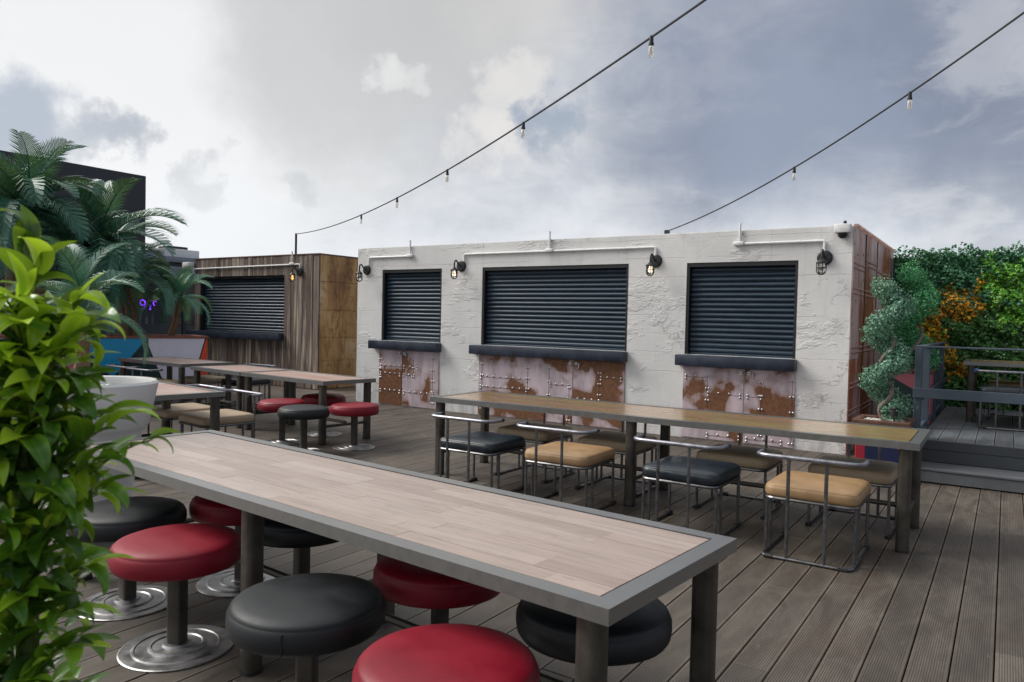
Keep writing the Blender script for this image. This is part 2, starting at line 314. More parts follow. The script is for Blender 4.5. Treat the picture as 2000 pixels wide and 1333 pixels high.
# ------------------------------------------------------------------ mesh helpers
class MB:
    def __init__(s): s.v = []; s.f = []
    def add(s, v, f):
        o = len(s.v); s.v += [tuple(x) for x in v]; s.f += [tuple(i+o for i in q) for q in f]; return s
    def box(s, c, d, rz=0., ch=0.):
        bm = bmesh.new(); bmesh.ops.create_cube(bm, size=1)
        for v in bm.verts: v.co = Vector((v.co.x*d[0], v.co.y*d[1], v.co.z*d[2]))
        if ch: bmesh.ops.bevel(bm, geom=list(bm.edges), offset=ch, segments=2 if ch > .006 else 1, affect='EDGES', profile=.5)
        m = Matrix.Translation(c) @ Matrix.Rotation(rz, 4, 'Z')
        bm.verts.index_update(); s.add([m @ v.co for v in bm.verts], [[v.index for v in f.verts] for f in bm.faces]); bm.free(); return s
    def span(s, a, b, ch=0.):
        return s.box([(x+y)/2 for x, y in zip(a, b)], [abs(y-x) for x, y in zip(a, b)], 0, ch)
    def tube(s, pts, r, n=8, cap=True, fillet=0.):
        P = [Vector(p) for p in pts]
        if fillet:
            Q = [P[0]]
            for i in range(1, len(P)-1):
                a, b = (P[i-1]-P[i]), (P[i+1]-P[i]); l = min(fillet, a.length*.49, b.length*.49)
                p0, p2 = P[i]+a.normalized()*l, P[i]+b.normalized()*l
                for t in (0, .25, .5, .75, 1): Q.append(p0*(1-t)**2+P[i]*2*t*(1-t)+p2*t*t)
            P = Q+[P[-1]]
        rr = r if isinstance(r, (list, tuple)) else [r]*len(P)
        V = []; F = []; up = None
        for i, p in enumerate(P):
            t = (P[min(i+1, len(P)-1)]-P[max(i-1, 0)]).normalized()
            if up is None:
                up = t.orthogonal().normalized()
            up = (up-t*up.dot(t)).normalized(); w = t.cross(up)
            for k in range(n):
                a = 2*math.pi*k/n; V.append(p+(up*math.cos(a)+w*math.sin(a))*rr[i])
        for i in range(len(P)-1):
            for k in range(n): F.append((i*n+k, i*n+(k+1) % n, (i+1)*n+(k+1) % n, (i+1)*n+k))
        if cap: F.append(tuple(range(n-1, -1, -1))); F.append(tuple((len(P)-1)*n+k for k in range(n)))
        return s.add(V, F)
    def lathe(s, prof, n=24, c=(0, 0, 0), closed_ends=True):
        V = []; F = []
        for r, z in prof:
            for k in range(n): a = 2*math.pi*k/n; V.append((c[0]+r*math.cos(a), c[1]+r*math.sin(a), c[2]+z))
        for i in range(len(prof)-1):
            for k in range(n): F.append((i*n+k, i*n+(k+1) % n, (i+1)*n+(k+1) % n, (i+1)*n+k))
        if closed_ends: F.append(tuple(range(n-1, -1, -1))); F.append(tuple((len(prof)-1)*n+k for k in range(n)))
        return s.add(V, F)
    def prism(s, poly, z0, z1):      # poly in xy, counter-clockwise
        n = len(poly); V = [(x, y, z0) for x, y in poly]+[(x, y, z1) for x, y in poly]
        return s.add(V, [tuple(range(n-1, -1, -1)), tuple(range(n, 2*n))]+[(i, (i+1) % n, n+(i+1) % n, n+i) for i in range(n)])
    def rivet(s, c, nrm, r, n=6):
        N = Vector(nrm); a = N.orthogonal().normalized(); b = N.cross(a); V = []; F = []
        for rr, h in ((1, 0), (.75, .55)):
            for k in range(n): t = 2*math.pi*k/n; V.append(Vector(c)+(a*math.cos(t)+b*math.sin(t))*r*rr+N*r*h)
        V.append(Vector(c)+N*r*.85)
        for k in range(n): F.append((k, (k+1) % n, n+(k+1) % n, n+k)); F.append((n+k, n+(k+1) % n, 2*n))
        return s.add(V, F)
    def mesh(s, name, sharp=35):
        m = bpy.data.meshes.new(name); m.from_pydata(s.v, [], s.f); m.validate()
        bm = bmesh.new(); bm.from_mesh(m); bmesh.ops.recalc_face_normals(bm, faces=bm.faces); bm.to_mesh(m); bm.free()
        if sharp:
            m.shade_smooth(); m.set_sharp_from_angle(angle=R(sharp))
        return m
    def ob(s, name, mat, parent=None, sharp=35, kind=None): return link(name, s.mesh(name, sharp), mat, parent, kind)
def link(name, mesh, mat, parent=None, kind=None):
    if not mesh.materials: mesh.materials.append(M[mat] if isinstance(mat, str) else mat)
    o = bpy.data.objects.new(name, mesh); COL.objects.link(o); o.parent = parent
    if kind: o['kind'] = kind
    return o
def tag(o, label, cat, group=None):
    o['label'] = label; o['category'] = cat
    if group: o['group'] = group
    return o
def thing(name, label, cat, loc=(0, 0, 0), rz=0., group=None):
    o = bpy.data.objects.new(name, None); o.empty_display_size = .1; COL.objects.link(o); o.location = loc; o.rotation_euler = (0, 0, rz)
    return tag(o, label, cat, group)
def struct(o): o['kind'] = 'structure'; return o
def dup(root, loc, rz, label, mats=None, parent=None):
    c = root.copy(); COL.objects.link(c); c.location = loc; c.rotation_euler = (0, 0, rz); c['label'] = label
    for ch in root.children: dupc(ch, c)
    return c
def dupc(o, parent):
    c = o.copy(); COL.objects.link(c); c.parent = parent
    for ch in o.children: dupc(ch, c)
def rawmesh(name, V, F, smooth=False):
    m = bpy.data.meshes.new(name); V = np.asarray(V, np.float32); F = np.asarray(F, np.int32); k = F.shape[1]
    m.vertices.add(len(V)); m.vertices.foreach_set('co', V.ravel()); m.loops.add(F.size); m.loops.foreach_set('vertex_index', F.ravel())
    m.polygons.add(len(F)); m.polygons.foreach_set('loop_start', np.arange(0, F.size, k, dtype=np.int32)); m.update(calc_edges=True)
    if smooth: m.shade_smooth()
    return m
def leaves(C, N, size, asp=.5, jit=.7, fold=.25):
    """many small folded leaves at centres C, roughly facing N: two triangles each"""
    n = len(C); N = N+rng.normal(0, jit, (n, 3)); N /= np.linalg.norm(N, axis=1)[:, None]
    T = rng.normal(0, 1, (n, 3)); T -= N*(T*N).sum(1)[:, None]; T /= np.linalg.norm(T, axis=1)[:, None]; B = np.cross(N, T)
    s = (size*rng.uniform(.6, 1.3, n))[:, None]
    V = np.stack([C-T*s*.5, C+B*s*asp*.5+N*s*fold*.5, C+T*s*.5, C-B*s*asp*.5+N*s*fold*.5], 1).reshape(-1, 3)
    i = np.arange(n)*4; F = np.concatenate([np.stack([i, i+1, i+2], 1), np.stack([i, i+2, i+3], 1)])
    return V, F

# ================================================================== SETTING
struct(MB().span((-900, -900, -.40), (900, 900, -.30)).ob('ground', 'ground'))
# ---- deck of ribbed planks
PW, PL = .157, 2.40
deck = struct(thing('deck_floor', 'brown ribbed composite deck of the terrace', 'deck')); del deck['category']
MB().span((-17.9, -2, -.28), (4, 13.2, -.034)).ob('deck_base', 'subfloor', deck)
pm = MB().box((0, 0, -.013), (PW-.006, PL-.004, .026), 0, .0025).mesh('plank', 0)
def vis(x, y):
    v = Vector((x, y, 0))-Vector((0, 0, EYE)); z = v.dot(fw)
    if z < .3: return False
    return -60 < 1000+FPX*v.dot(cr)/z < 2060 and 666+FPX*v.dot(cd)/z < 1400 and (y < 9.2 or x > -1.5)
cand = []; rows = range(int(-17.6/PW), int(2.2/PW))
for i in rows:
    x = .0785+i*PW; off = ((i*733) % 97)/97*PL
    for j in range(-1, 7):
        y = -2.0+off+j*PL; vis_n = sum(vis(x, y+t*PL/4) for t in (-2, -1, 0, 1, 2))
        if y+PL/2 > 13.1: continue
        cand.append((vis_n == 0, math.hypot(x, y), x, y))
cand.sort(); rest = MB()
for k, (nv, d, x, y) in enumerate(cand):
    if k < 300 and not nv:
        o = link('plank', pm, 'deck', deck); o.location = (x, y, random.uniform(-.0015, .0015))
    else: rest.box((x, y, -.013), (PW-.006, PL-.004, .026))
rest.ob('far_planks', 'deck', deck, 0, 'stuff')

# ---- kiosk shell: front sheet with openings, reveals, sides, roof
def shell(parent, mat, x0, x1, Y, Yb, H, ops, rev=.16, name='wall'):
    xs = sorted({x0, x1, *[o[0] for o in ops], *[o[1] for o in ops]}); zs = sorted({0., H, *[o[2] for o in ops], *[o[3] for o in ops]})
    b = MB()
    for i in range(len(xs)-1):
        for j in range(len(zs)-1):
            cx_, cz_ = (xs[i]+xs[i+1])/2, (zs[j]+zs[j+1])/2
            if any(o[0] < cx_ < o[1] and o[2] < cz_ < o[3] for o in ops): continue
            b.add([(xs[i], Y, zs[j]), (xs[i+1], Y, zs[j]), (xs[i+1], Y, zs[j+1]), (xs[i], Y, zs[j+1])], [(0, 1, 2, 3)])
    for a, c, z0, z1 in ops:
        d = Y+rev
        b.add([(a, Y, z0), (a, d, z0), (a, d, z1), (a, Y, z1)], [(0, 1, 2, 3)]); b.add([(c, Y, z0), (c, d, z0), (c, d, z1), (c, Y, z1)], [(3, 2, 1, 0)])
        b.add([(a, Y, z1), (c, Y, z1), (c, d, z1), (a, d, z1)], [(3, 2, 1, 0)]); b.add([(a, Y, z0), (c, Y, z0), (c, d, z0), (a, d, z0)], [(0, 1, 2, 3)])
        b.add([(a, d, z0), (c, d, z0), (c, d, z1), (a, d, z1)], [(0, 1, 2, 3)])
    for x in (x0, x1): b.add([(x, Y, 0), (x, Yb, 0), (x, Yb, H), (x, Y, H)], [(0, 1, 2, 3)])
    b.add([(x0, Yb, 0), (x1, Yb, 0), (x1, Yb, H), (x0, Yb, H)], [(0, 1, 2, 3)]); b.add([(x0, Y, H), (x1, Y, H), (x1, Yb, H), (x0, Yb, H)], [(0, 1, 2, 3)])
    m = bpy.data.meshes.new(name); m.from_pydata(b.v, [], b.f); bm = bmesh.new(); bm.from_mesh(m)
    bmesh.ops.remove_doubles(bm, verts=bm.verts, dist=1e-4); bmesh.ops.recalc_face_normals(bm, faces=bm.faces); bm.to_mesh(m); bm.free()
    return link(name, m, mat, parent)
def shutter(parent, a, c, z0, z1, Y, n=17):
    """roller shutter: black guide frame, one mesh per slat, bottom bar"""
    sh = MB().span((a+.003, Y+.105, z0+.003), (c-.003, Y+.15, z1-.003)).ob('shutter', 'blackpaint', parent)
    g = MB().span((a+.002, Y+.012, z0), (a+.035, Y+.104, z1-.002)).span((c-.035, Y+.012, z0), (c-.002, Y+.104, z1-.002)).span((a+.037, Y+.012, z1-.05), (c-.037, Y+.104, z1-.002))
    g.ob('guide_frame', 'blackpaint', sh)
    pitch = (z1-.05-z0-.03)/n; w = c-a-.08; prof = []
    for k in range(9):
        t = k/8; prof.append((-.022*math.sin(math.pi*t)**.8, t*pitch*.90))
    b = MB(); V = [(-w/2, y, z) for y, z in prof]+[(w/2, y, z) for y, z in prof]; L = len(prof)
    b.add(V, [(i, L+i, L+i+1, i+1) for i in range(L-1)]+[tuple(range(L)), tuple(range(2*L-1, L-1, -1)), (0, L-1, 2*L-1, L)])
    me = b.mesh('slat', 50)
    for k in range(n):
        o = link('slat', me, 'shutter', sh); o.location = ((a+c)/2, Y+.098, z0+.03+k*pitch)
    MB().box(((a+c)/2, Y+.088, z0+.014), (w, .03, .026), 0, .004).ob('bottom_bar', 'shutter', sh)
    return sh
def sill(parent, a, c, z0, z1, Y): return MB().span((a, Y-.14, z0), (c, Y-.003, z1), .008).ob('sill', 'sillpaint', parent)
def rivrow(b, x0, x1, z, Y, step, double=False):
    n = max(1, round((x1-x0)/step))
    for i in range(n+1):
        x = x0+(x1-x0)*i/n
        b.rivet((x, Y, z), (0, -1, 0), .0165)
        if double or i in (0, n): b.rivet((x, Y, z-.04), (0, -1, 0), .0165)
def rivcol(b, x, z0, z1, Y, step):
    n = max(1, round((z1-z0)/step))
    for i in range(n+1):
        z = z0+(z1-z0)*i/n; b.rivet((x-.018, Y, z), (0, -1, 0), .0165); b.rivet((x+.018, Y, z), (0, -1, 0), .0165)

# ---- the long concrete kiosk
KX0, KX1, KY, KB, KH = -9.27, -1.49, 9.14, 12.62, 2.60
kio = thing('concrete_kiosk', 'long pale concrete kiosk with three closed dark roller shutters', 'kiosk')
ops = [(-8.70, -7.43, 1.065, 2.235), (-6.645, -4.235, 1.065, 2.235), (-3.43, -2.07, 1.065, 2.225)]
shell(kio, 'concrete', KX0, KX1, KY, KB, KH, ops)
for a, c, z0, z1 in ops: shutter(kio, a, c, z0, z1, KY)
for a, c in ((-8.87, -7.405), (-6.77, -4.215), (-3.505, -2.045)): sill(kio, a, c, .925, 1.062, KY)
MB().span((KX0+.02, KY+.03, KH+.001), (KX1-.02, KB-.02, KH+.012)).ob('roof_edge', 'concrete', kio)
def doors(parent, x0, xs, x1, seams):
    Y = KY-.016
    for a, c in ((x0, xs-.006), (xs+.006, x1)):
        d = MB().span((a, Y, .012), (c, KY-.002, .915), .003).ob('door', 'rust_door', parent)
        b = MB(); L = MB()
        for s in seams:
            if s[0] == 'h':
                u0, u1 = max(s[1], a+.04), min(s[2], c-.04)
                if u1-u0 > .12:
                    rivrow(b, u0, u1, s[3], Y, .115); L.span((u0, Y-.002, s[3]-.022), (u1, Y+.001, s[3]-.017))
            elif a+.02 < s[1] < c-.02:
                rivcol(b, s[1], s[2], s[3], Y, .17); L.span((s[1]-.002, Y-.0025, s[2]), (s[1]+.002, Y+.001, s[3]))
        if b.v: b.ob('rivets', 'steel', d, 60, 'stuff')
        if L.v: L.ob('seam', 'darkwood', d)
    lt = MB().tube([(xs-.09, Y-.02, .865), (xs+.14, Y-.02, .865)], .008, 6).span((xs-.06, Y-.022, .845), (xs-.02, Y, .885)).span((xs+.04, Y-.022, .845), (xs+.08, Y, .885)).span((xs+.10, Y-.035, .82), (xs+.112, Y-.012, .868))
    lt.ob('latch', 'steel', parent)
doors(kio, -8.725, -8.215, -7.445, [('h', -8.69, -7.9, .66), ('h', -8.69, -7.95, .53), ('h', -8.69, -7.55, .25), ('v', -7.97, .5, .78), ('v', -7.56, .10, .80), ('v', -8.69, .45, .75)])
doors(kio, -6.665, -5.035, -4.245, [('h', -6.62, -5.80, .60), ('h', -6.62, -5.80, .45), ('v', -5.78, .30, .76), ('v', -5.42, .20, .78), ('h', -5.40, -5.1, .56), ('h', -4.95, -4.62, .38), ('v', -4.62, .15, .75), ('h', -4.6, -4.3, .70), ('v', -6.60, .10, .78), ('v', -5.09, .06, .52)])
doors(kio, -3.435, -2.655, -2.06, [('h', -3.40, -3.14, .80), ('v', -3.11, .20, .80), ('h', -3.10, -2.45, .60), ('v', -2.45, .12, .76), ('v', -2.09, .06, .80), ('h', -3.10, -2.2, .08)])
# riveted rusty end wall: separate plates
pl = [(9.143, 9.95), (9.955, 10.88), (10.885, 11.7), (11.705, 12.60)]
rb = MB()
for i, (y0, y1) in enumerate(pl):
    xx = KX1+.012+.004*(i % 2)
    cuts = [(.0, 1.08+.12*(i % 3), 2.595), (.0, 1.5-.2*(i % 2), 2.595)][i % 2]
    for z0, z1 in zip(cuts[:-1], cuts[1:]):
        MB().span((KX1+.001, y0, z0+.004), (xx, y1, z1), .002).ob('plate', 'rust_wall', kio)
    for z in ((2.19, 1.90, 1.22, .81, .50), (2.27, 1.90, 1.50, 1.22, .81, .50), (2.20, 1.32, .95), (2.1, 1.4, .9))[i]:
        e = y0+.05
        while e < y1-.04: rb.rivet((xx, e, z), (1, 0, 0), .017); rb.rivet((xx, e, z-.055), (1, 0, 0), .017); e += .088
    for k in range(7): rb.rivet((xx, y0+.12+random.random()*(y1-y0-.2), .2+2.2*random.random()), (1, 0, 0), .017)
for k in range(17): rb.rivet((KX1+.012, 9.19, .15+k*.15), (1, 0, 0), .012)
for k in range(26): rb.box((KX1+.02, 9.22+k*.13, 2.612), (.05, .035, .03))
rb.ob('rivets', 'rust_rivet', kio, 60, 'stuff')
for y in (9.95, 10.88): MB().tube([(KX1+.022, y, .02), (KX1+.022, y, 2.59)], .007, 6).ob('seam', 'darkwood', kio)

# ---- wood-fronted kiosk
WX0, WX1, WY, WB, WH = -15.22, -11.18, 10.0, 12.6, 2.64
wk = thing('timber_kiosk', 'kiosk clad in dark weathered vertical planks with brass sheet end wall', 'kiosk')
wop = (-15.02, -12.185, 1.065, 2.25)
shell(wk, 'blackpaint', WX0, WX1, WY, WB, WH, [wop])
shutter(wk, *wop, WY)
sill(wk, -15.30, -12.165, .925, 1.062, WY-.03)
x = WX0; pc = 0
while x < WX1-.02:
    w = random.choice((.12, .15, .17, .2, .23)); e = min(x+w, WX1)
    if WX1-e < .06: e = WX1
    dz = random.uniform(.012, .026); segs = [(0.01, WH)]
    if e > wop[0] and x < wop[1]:
        segs = [(.01, .92), (wop[3]+.002, WH)]
        if x < wop[0]-.03: e = min(e, wop[0])
        elif x < wop[1] < e: e = wop[1]
    if e <= wop[0]+1e-6 or x >= wop[1]-1e-6: segs = [(.01, WH)]
    for z0, z1 in segs: MB().span((x+.002, WY-dz, z0), (e-.002, WY-.001, z1), .003).ob('plank', 'plank', wk)
    x = e
zz = [0.01, .56, 1.02, 1.56, 2.12, WH-.003]; yy = [10.003, 10.52, 11.1, 11.8, 12.59]
bb = MB()
for i in range(5):
    for j in range(4):
        xx = WX1+.008+random.uniform(0, .010)
        MB().span((WX1+.001, yy[j]+.002, zz[i]+.002), (xx, yy[j+1]-.002, zz[i+1]-.002), .003).ob('brass_sheet', 'brass', wk)
        for t in range(5):
            bb.rivet((xx, yy[j]+.03, zz[i]+.06+t*.1), (1, 0, 0), .012); bb.rivet((xx, yy[j]+.06+t*.11, zz[i]+.03), (1, 0, 0), .012)
bb.ob('rivets', 'brass', wk, 60, 'stuff')
MB().span((WX0-.01, WY-.03, WH+.002), (WX1+.02, WB, WH+.025)).ob('roof_edge', 'darkwood', wk)
MB().tube([(-12.02, 10.12, WH+.02), (-12.02, 10.12, 3.10)], .022, 8).ob('pole', 'blackpaint', wk)

# ---- bar pavilion with the black upper storey
bar = thing('bar_pavilion', 'dark glazed bar with flat grey roof and black box storey above', 'building')
BX = -18.0
MB().span((BX-6, -1, 2.62), (BX+.25, 15, 2.72), .01).ob('soffit', 'blackpaint', bar)
MB().span((BX-6.02, -1.02, 2.722), (BX+.35, 15.02, 2.87), .01).ob('roof', 'roofgrey', bar)
MB().span((BX-6, -1, 2.88), (BX-.02, 10.45, 4.83), .01).ob('upper_storey', 'cladding', bar)
MB().span((BX-6, -1, -.25), (BX-5.8, 15, 2.62)).ob('back_wall', 'barinside', bar)
MB().span((BX-6, 14.8, -.25), (BX, 15, 2.62)).ob('end_wall', 'barinside', bar)
MB().span((BX-5.8, -1, -.26), (BX+.1, 14.8, -.02)).ob('bar_floor', 'barinside', bar)
for k in range(11):
    y = -.9+k*1.55
    MB().span((BX-.06, y-.04, -.02), (BX+.03, y+.04, 2.62), .004).ob('mullion', 'orange_post' if k in (7, ) else 'blackpaint', bar)
    if k < 10: MB().span((BX-.02, y+.045, .0), (BX-.008, y+1.505, 2.615)).ob('pane', 'window_glass', bar)
MB().span((BX-1.5, 7.0, -.02), (BX-.9, 13.5, 1.12), .01).ob('counter', 'blackpaint', bar)
MB().span((BX-5.75, 4, 1.5), (BX-5.4, 14, 1.55)).ob('shelf', 'darkwood', bar)
MB().span((BX+.26, 10.9, 2.30), (BX+.34, 12.4, 2.62), .004).ob('awning_panel', 'roofgrey', bar)
for y, h, colr, lab in ((10.95, .28, 'p_dark', 'dark green bottle on the bar counter right of the orange post'), (11.15, .24, 'white_paint', 'pale bottle on the bar counter beside the dark green one'), (11.32, .30, 'crate', 'amber bottle on the bar counter left of the wooden crate'), (12.75, .30, 'steel', 'tall grey bottle on the bar counter right of the wooden crate')):
    o = MB().lathe([(.035, 0), (.037, .02), (.037, h*.6), (.014, h*.75), (.014, h)], 10).ob('bottle', colr); o.location = (BX-1.15, y, 1.122)
    tag(o, lab, 'bottle', 'bottles on the bar counter')
cr_ = thing('wooden_crate', 'small pale wooden crate on the bar counter behind glass', 'crate', (BX-1.1, 12.15, 1.122))
for z in (.05, .15): MB().span((-.02, -.28, z-.04), (.0, .28, z+.04), .003).ob('slat', 'crate', cr_)
for s in (-1, 1): MB().span((-.25, s*.26-.02, 0), (-.021, s*.26+.02, .24), .003).ob('end_board', 'crate', cr_)
nn = thing('neon_sign', 'small purple neon sign glowing inside the dark bar', 'sign', (BX-.35, 10.72, 1.62))
def arc(cy, cz, r, a0, a1, n=10): return [(0, cy+r*math.cos(a0+(a1-a0)*i/n), cz+r*math.sin(a0+(a1-a0)*i/n)) for i in range(n+1)]
MB().tube(arc(-.14, .06, .07, 0, 2*math.pi), .014, 6).tube([(0, -.07, .06), (0, -.09, -.08), (0, -.17, -.10)], .014, 6).ob('character', 'neon', nn)
MB().tube([(0, .06, .01), (0, .06, -.12)], .016, 6).tube([(0, .06, .09), (0, .06, .12)], .016, 6).ob('character', 'neon', nn)
MB().tube(arc(.20, .05, .06, R(60), R(250)), .012, 6).ob('character', 'neon', nn)
sp = thing('wall_speaker', 'black wall speaker with two orange lights inside the bar', 'speaker', (BX-.5, 9.95, 2.0))
MB().box((0, 0, .2), (.2, .3, .45), 0, .01).ob('cabinet', 'blackpaint', sp)
for z in (.13, .28): MB().box((.11, 0, z), (.02, .12, .035), 0, .004).ob('light', 'barlight', sp)
ac = thing('rooftop_unit', 'white air conditioning unit on the grey bar roof', 'air conditioner', (BX-.6, 11.6, 2.872))
MB().box((0, 0, .13), (.7, 1.0, .24), 0, .02).ob('casing', 'white_paint', ac); MB().box((0, -.05, .29), (.5, .55, .07), 0, .02).ob('fan_cover', 'blackpaint', ac)
for s in (-1, 1): MB().box((0, s*.4, .005), (.7, .05, .01)).ob('foot', 'blackpaint', ac)
ac2 = thing('vent_cowl', 'low grey vent box left of the white roof unit', 'vent', (BX-.7, 10.75, 2.872))
MB().box((0, 0, .07), (.6, .6, .13), 0, .02).ob('casing', 'roofgrey', ac2); MB().box((0, 0, .15), (.66, .66, .025), 0, .006).ob('cap', 'roofgrey', ac2)

# ---- raised platform at the right
plat = struct(thing('platform', 'raised grey deck platform with a step', 'deck')); del plat['category']
PX0, PX1, PY0, PY1, PZ = -.70, 3.4, 8.42, 12.35, .36
MB().span((PX0+.02, PY0+.02, .002), (PX1, PY1, PZ-.028)).ob('platform_base', 'subfloor', plat)
ppm = MB().box((0, 0, -.013), (PW-.006, PY1-PY0-.02, .026), 0, .0025).mesh('plank', 0)
for i in range(int((PX1-PX0)/PW)):
    o = link('plank', ppm, 'platform', plat); o.location = (PX0+PW*(i+.5), (PY0+PY1)/2, PZ)
MB().span((PX0, PY0-.006, .144), (PX1, PY0+.018, .262), .003).ob('fascia_board', 'darkfascia', plat)
MB().span((PX0, PY0-.008, .265), (PX1, PY0+.018, PZ-.004), .003).ob('fascia_board', 'darkfascia', plat)
MB().span((PX0, 8.03, .004), (PX1, PY0-.008, .112)).ob('step_base', 'subfloor', plat)
MB().span((PX0-.004, 8.005, .012), (PX1, 8.028, .115), .003).ob('riser_board', 'fascia', plat)
MB().span((PX0-.004, 7.995, .118), (PX1, 8.20, .142), .004).ob('tread_board', 'fascia', plat)
MB().span((PX0-.004, 8.206, .118), (PX1, PY0-.009, .142), .004).ob('tread_board', 'fascia', plat)
MB().span((PX0-.02, PY0, .004), (PX0-.001, PY1, PZ-.002), .003).ob('side_board', 'darkfascia', plat)

# ---- railing round the platform
rail = thing('platform_railing', 'dark blue-grey flat bar railing round the raised platform', 'railing')
RX = PX0-.03; RT = 1.285
for i, y in enumerate((8.47, 9.35, 10.35, 11.5)):
    MB().box((RX, y, (.30+RT-.02)/2+.0), (.065, .075, RT-.02-.30), 0, .004).ob('post', 'railpaint', rail)
MB().box((.35, 8.47, (PZ+RT-.02)/2), (.065, .05, RT-.02-PZ), 0, .004).ob('post', 'railpaint', rail)
MB().span((RX-.03, 8.44, RT-.018), (2.6, 8.51, RT), .004).ob('top_rail', 'railpaint', rail)
MB().span((RX-.03, 8.512, RT-.018), (RX+.04, 12.1, RT), .004).ob('top_rail', 'railpaint', rail)
MB().span((RX-.04, 8.412, .765), (2.6, 8.432, .865), .004).ob('middle_rail', 'railpaint', rail)
MB().span((RX+.034, 8.512, .74), (RX+.05, 12.1, .80), .004).ob('middle_rail', 'railpaint', rail)
MB().span((RX-.02, 8.51, .41), (RX+.02, 12.1, .45), .004).ob('bottom_rail', 'railpaint', rail)
MB().span((2.52, 8.44, PZ), (2.58, 8.50, RT-.019), .004).ob('post', 'railpaint', rail)

# ---- artificial green wall
hg = thing('green_wall', 'tall wall of dark and lime artificial foliage with golden patch', 'hedge')
HY = 12.42
MB().span((KX1+.03, HY, .0), (3.6, HY+.12, 2.5)).ob('backing_panel', 'hedge_mid', hg)
n = 90000; hx = rng.uniform(KX1+.06, 3.5, n); hz = rng.uniform(0.02, 2.56, n)**1.0
def n2(x, z, s, seed):
    r = np.random.default_rng(seed); v = 0
    for k in range(5):
        a, b, c = r.normal(0, 1, 3); v = v+np.sin((x*a+z*b)*s*(1+k*.8)+c*6)/(1+k*.5)
    return v/2.2
edge = n2(hx, hz, 7, 3)*.10+n2(hx, hz, 20, 4)*.06
def seg(x, z, a, b):
    ax, az = a; bx, bz = b; t = np.clip(((x-ax)*(bx-ax)+(z-az)*(bz-az))/((bx-ax)**2+(bz-az)**2), 0, 1); return np.hypot(x-ax-t*(bx-ax), z-az-t*(bz-az))
gold = np.minimum.reduce([seg(hx, hz, (-1.0, 1.72), (-.45, 1.85))-.20, seg(hx, hz, (-.48, 1.8), (-.35, 2.25))-.07, seg(hx, hz, (-.85, 1.5), (-.75, 1.05))-.16, seg(hx, hz, (-.7, 1.0), (-.45, .9))-.12])+edge
lime = np.minimum.reduce([seg(hx, hz, (-.15, 2.1), (.9, 1.95))-.28, seg(hx, hz, (.1, 1.7), (.6, 1.5))-.22, seg(hx, hz, (-.9, 1.32), (-.95, 1.28))-.18, seg(hx, hz, (1.4, 1.2), (2.2, 2.0))-.4])+edge*1.3
zone = np.where((gold < 0) & (rng.random(n) < .72), 0, np.where((lime < 0) & (rng.random(n) < .85), 1, np.where(hz+n2(hx, hz, 4, 9)*.25-hx*.15 > 1.75, 2, 3)))
dep = .06+.07*n2(hx, hz, 9, 6)+.05*n2(hx, hz, 26, 8)+.05*rng.random(n)
top = np.where(hz > 2.40, rng.uniform(-.04, .07, n)*(1+.8*n2(hx, hz, 12, 5)), 0)
C = np.stack([hx, HY-.03-np.maximum(dep, .0), hz+top], 1)
for k, mname in enumerate(('hedge_gold', 'hedge_lime', 'hedge_dark', 'hedge_mid')):
    mk = zone == k; V, F = leaves(C[mk], np.tile((0, -1, .6), (mk.sum(), 1)), .05 if k != 0 else .042, .62, .75)
    link('foliage', rawmesh('foliage', V, F), mname, hg, 'stuff')

# ================================================================== OBJECTS
# ---- long planter with painted triangles. Local frame: +x along the front to the right end, front face at y=0 looking -y
pa = math.atan2(.95, .311)
PR = Vector((-11.86, 8.02, 0)); pu = Vector((.311, .95, 0)); pn = Vector((-.95, .311, 0))
LEN, PH = 4.9, 1.03
lp = thing('long_planter', 'long planter box painted with big blue white red and orange triangles', 'planter', PR, pa)
MB().span((-LEN, .02, .0), (0, .80, .90), .004).ob('box', 'p_dark', lp)
MB().span((-LEN-.03, -.03, PH-.028), (.03, .07, PH+.012), .004).ob('rim_board', 'redwood', lp)
MB().span((-LEN-.03, .73, PH-.028), (.03, .83, PH+.012), .004).ob('rim_board', 'redwood', lp)
MB().span((-.07, .072, PH-.028), (.03, .728, PH+.012), .004).ob('rim_board', 'redwood', lp)
MB().span((-LEN+.02, .08, .901), (-.08, .72, .95)).ob('soil', 'soil', lp)
MB().span((0.001, .02, .0), (.018, .80, PH-.03), .002).ob('end_panel', 'p_red', lp)
T0 = PH-.03
def panel(mat, pts, d):
    b = MB(); n = len(pts); b.add([(x, -d, z) for x, z in pts]+[(x, .019, z) for x, z in pts], [tuple(range(n)), tuple(range(2*n-1, n-1, -1))]+[(i, n+i, n+(i+1) % n, (i+1) % n) for i in range(n)]); b.ob('painted_panel', mat, lp, 30)
panel('p_white', [(-.03, T0), (-.30, .02), (-.62, .02), (-.95, T0-.12), (-.95, T0)], .006)
panel('p_red', [(-.001, T0), (-.001, .02), (-.29, .02)], .0075)
panel('p_dark', [(-.97, T0-.11), (-.64, .02), (-1.75, .02), (-1.45, .30)], .005)
panel('p_blue', [(-.97, T0), (-1.50, .34), (-1.86, T0-.2), (-1.90, T0)], .007)
panel('p_navy', [(-1.52, .31), (-1.78, .02), (-2.02, .02), (-2.02, T0), (-1.92, T0), (-1.88, T0-.22)], .0045)
panel('p_pink', [(-2.04, T0), (-2.04, .02), (-2.85, .02), (-2.30, .74)], .006)
panel('p_orange', [(-2.06, T0), (-2.32, .75), (-2.80, .22), (-2.95, T0)], .007)
panel('p_blue', [(-2.97, T0), (-2.83, .25), (-2.9, .02), (-3.8, .02)], .006)
panel('p_white', [(-2.99, T0), (-3.82, .02), (-LEN, .02), (-LEN, T0)], .007)

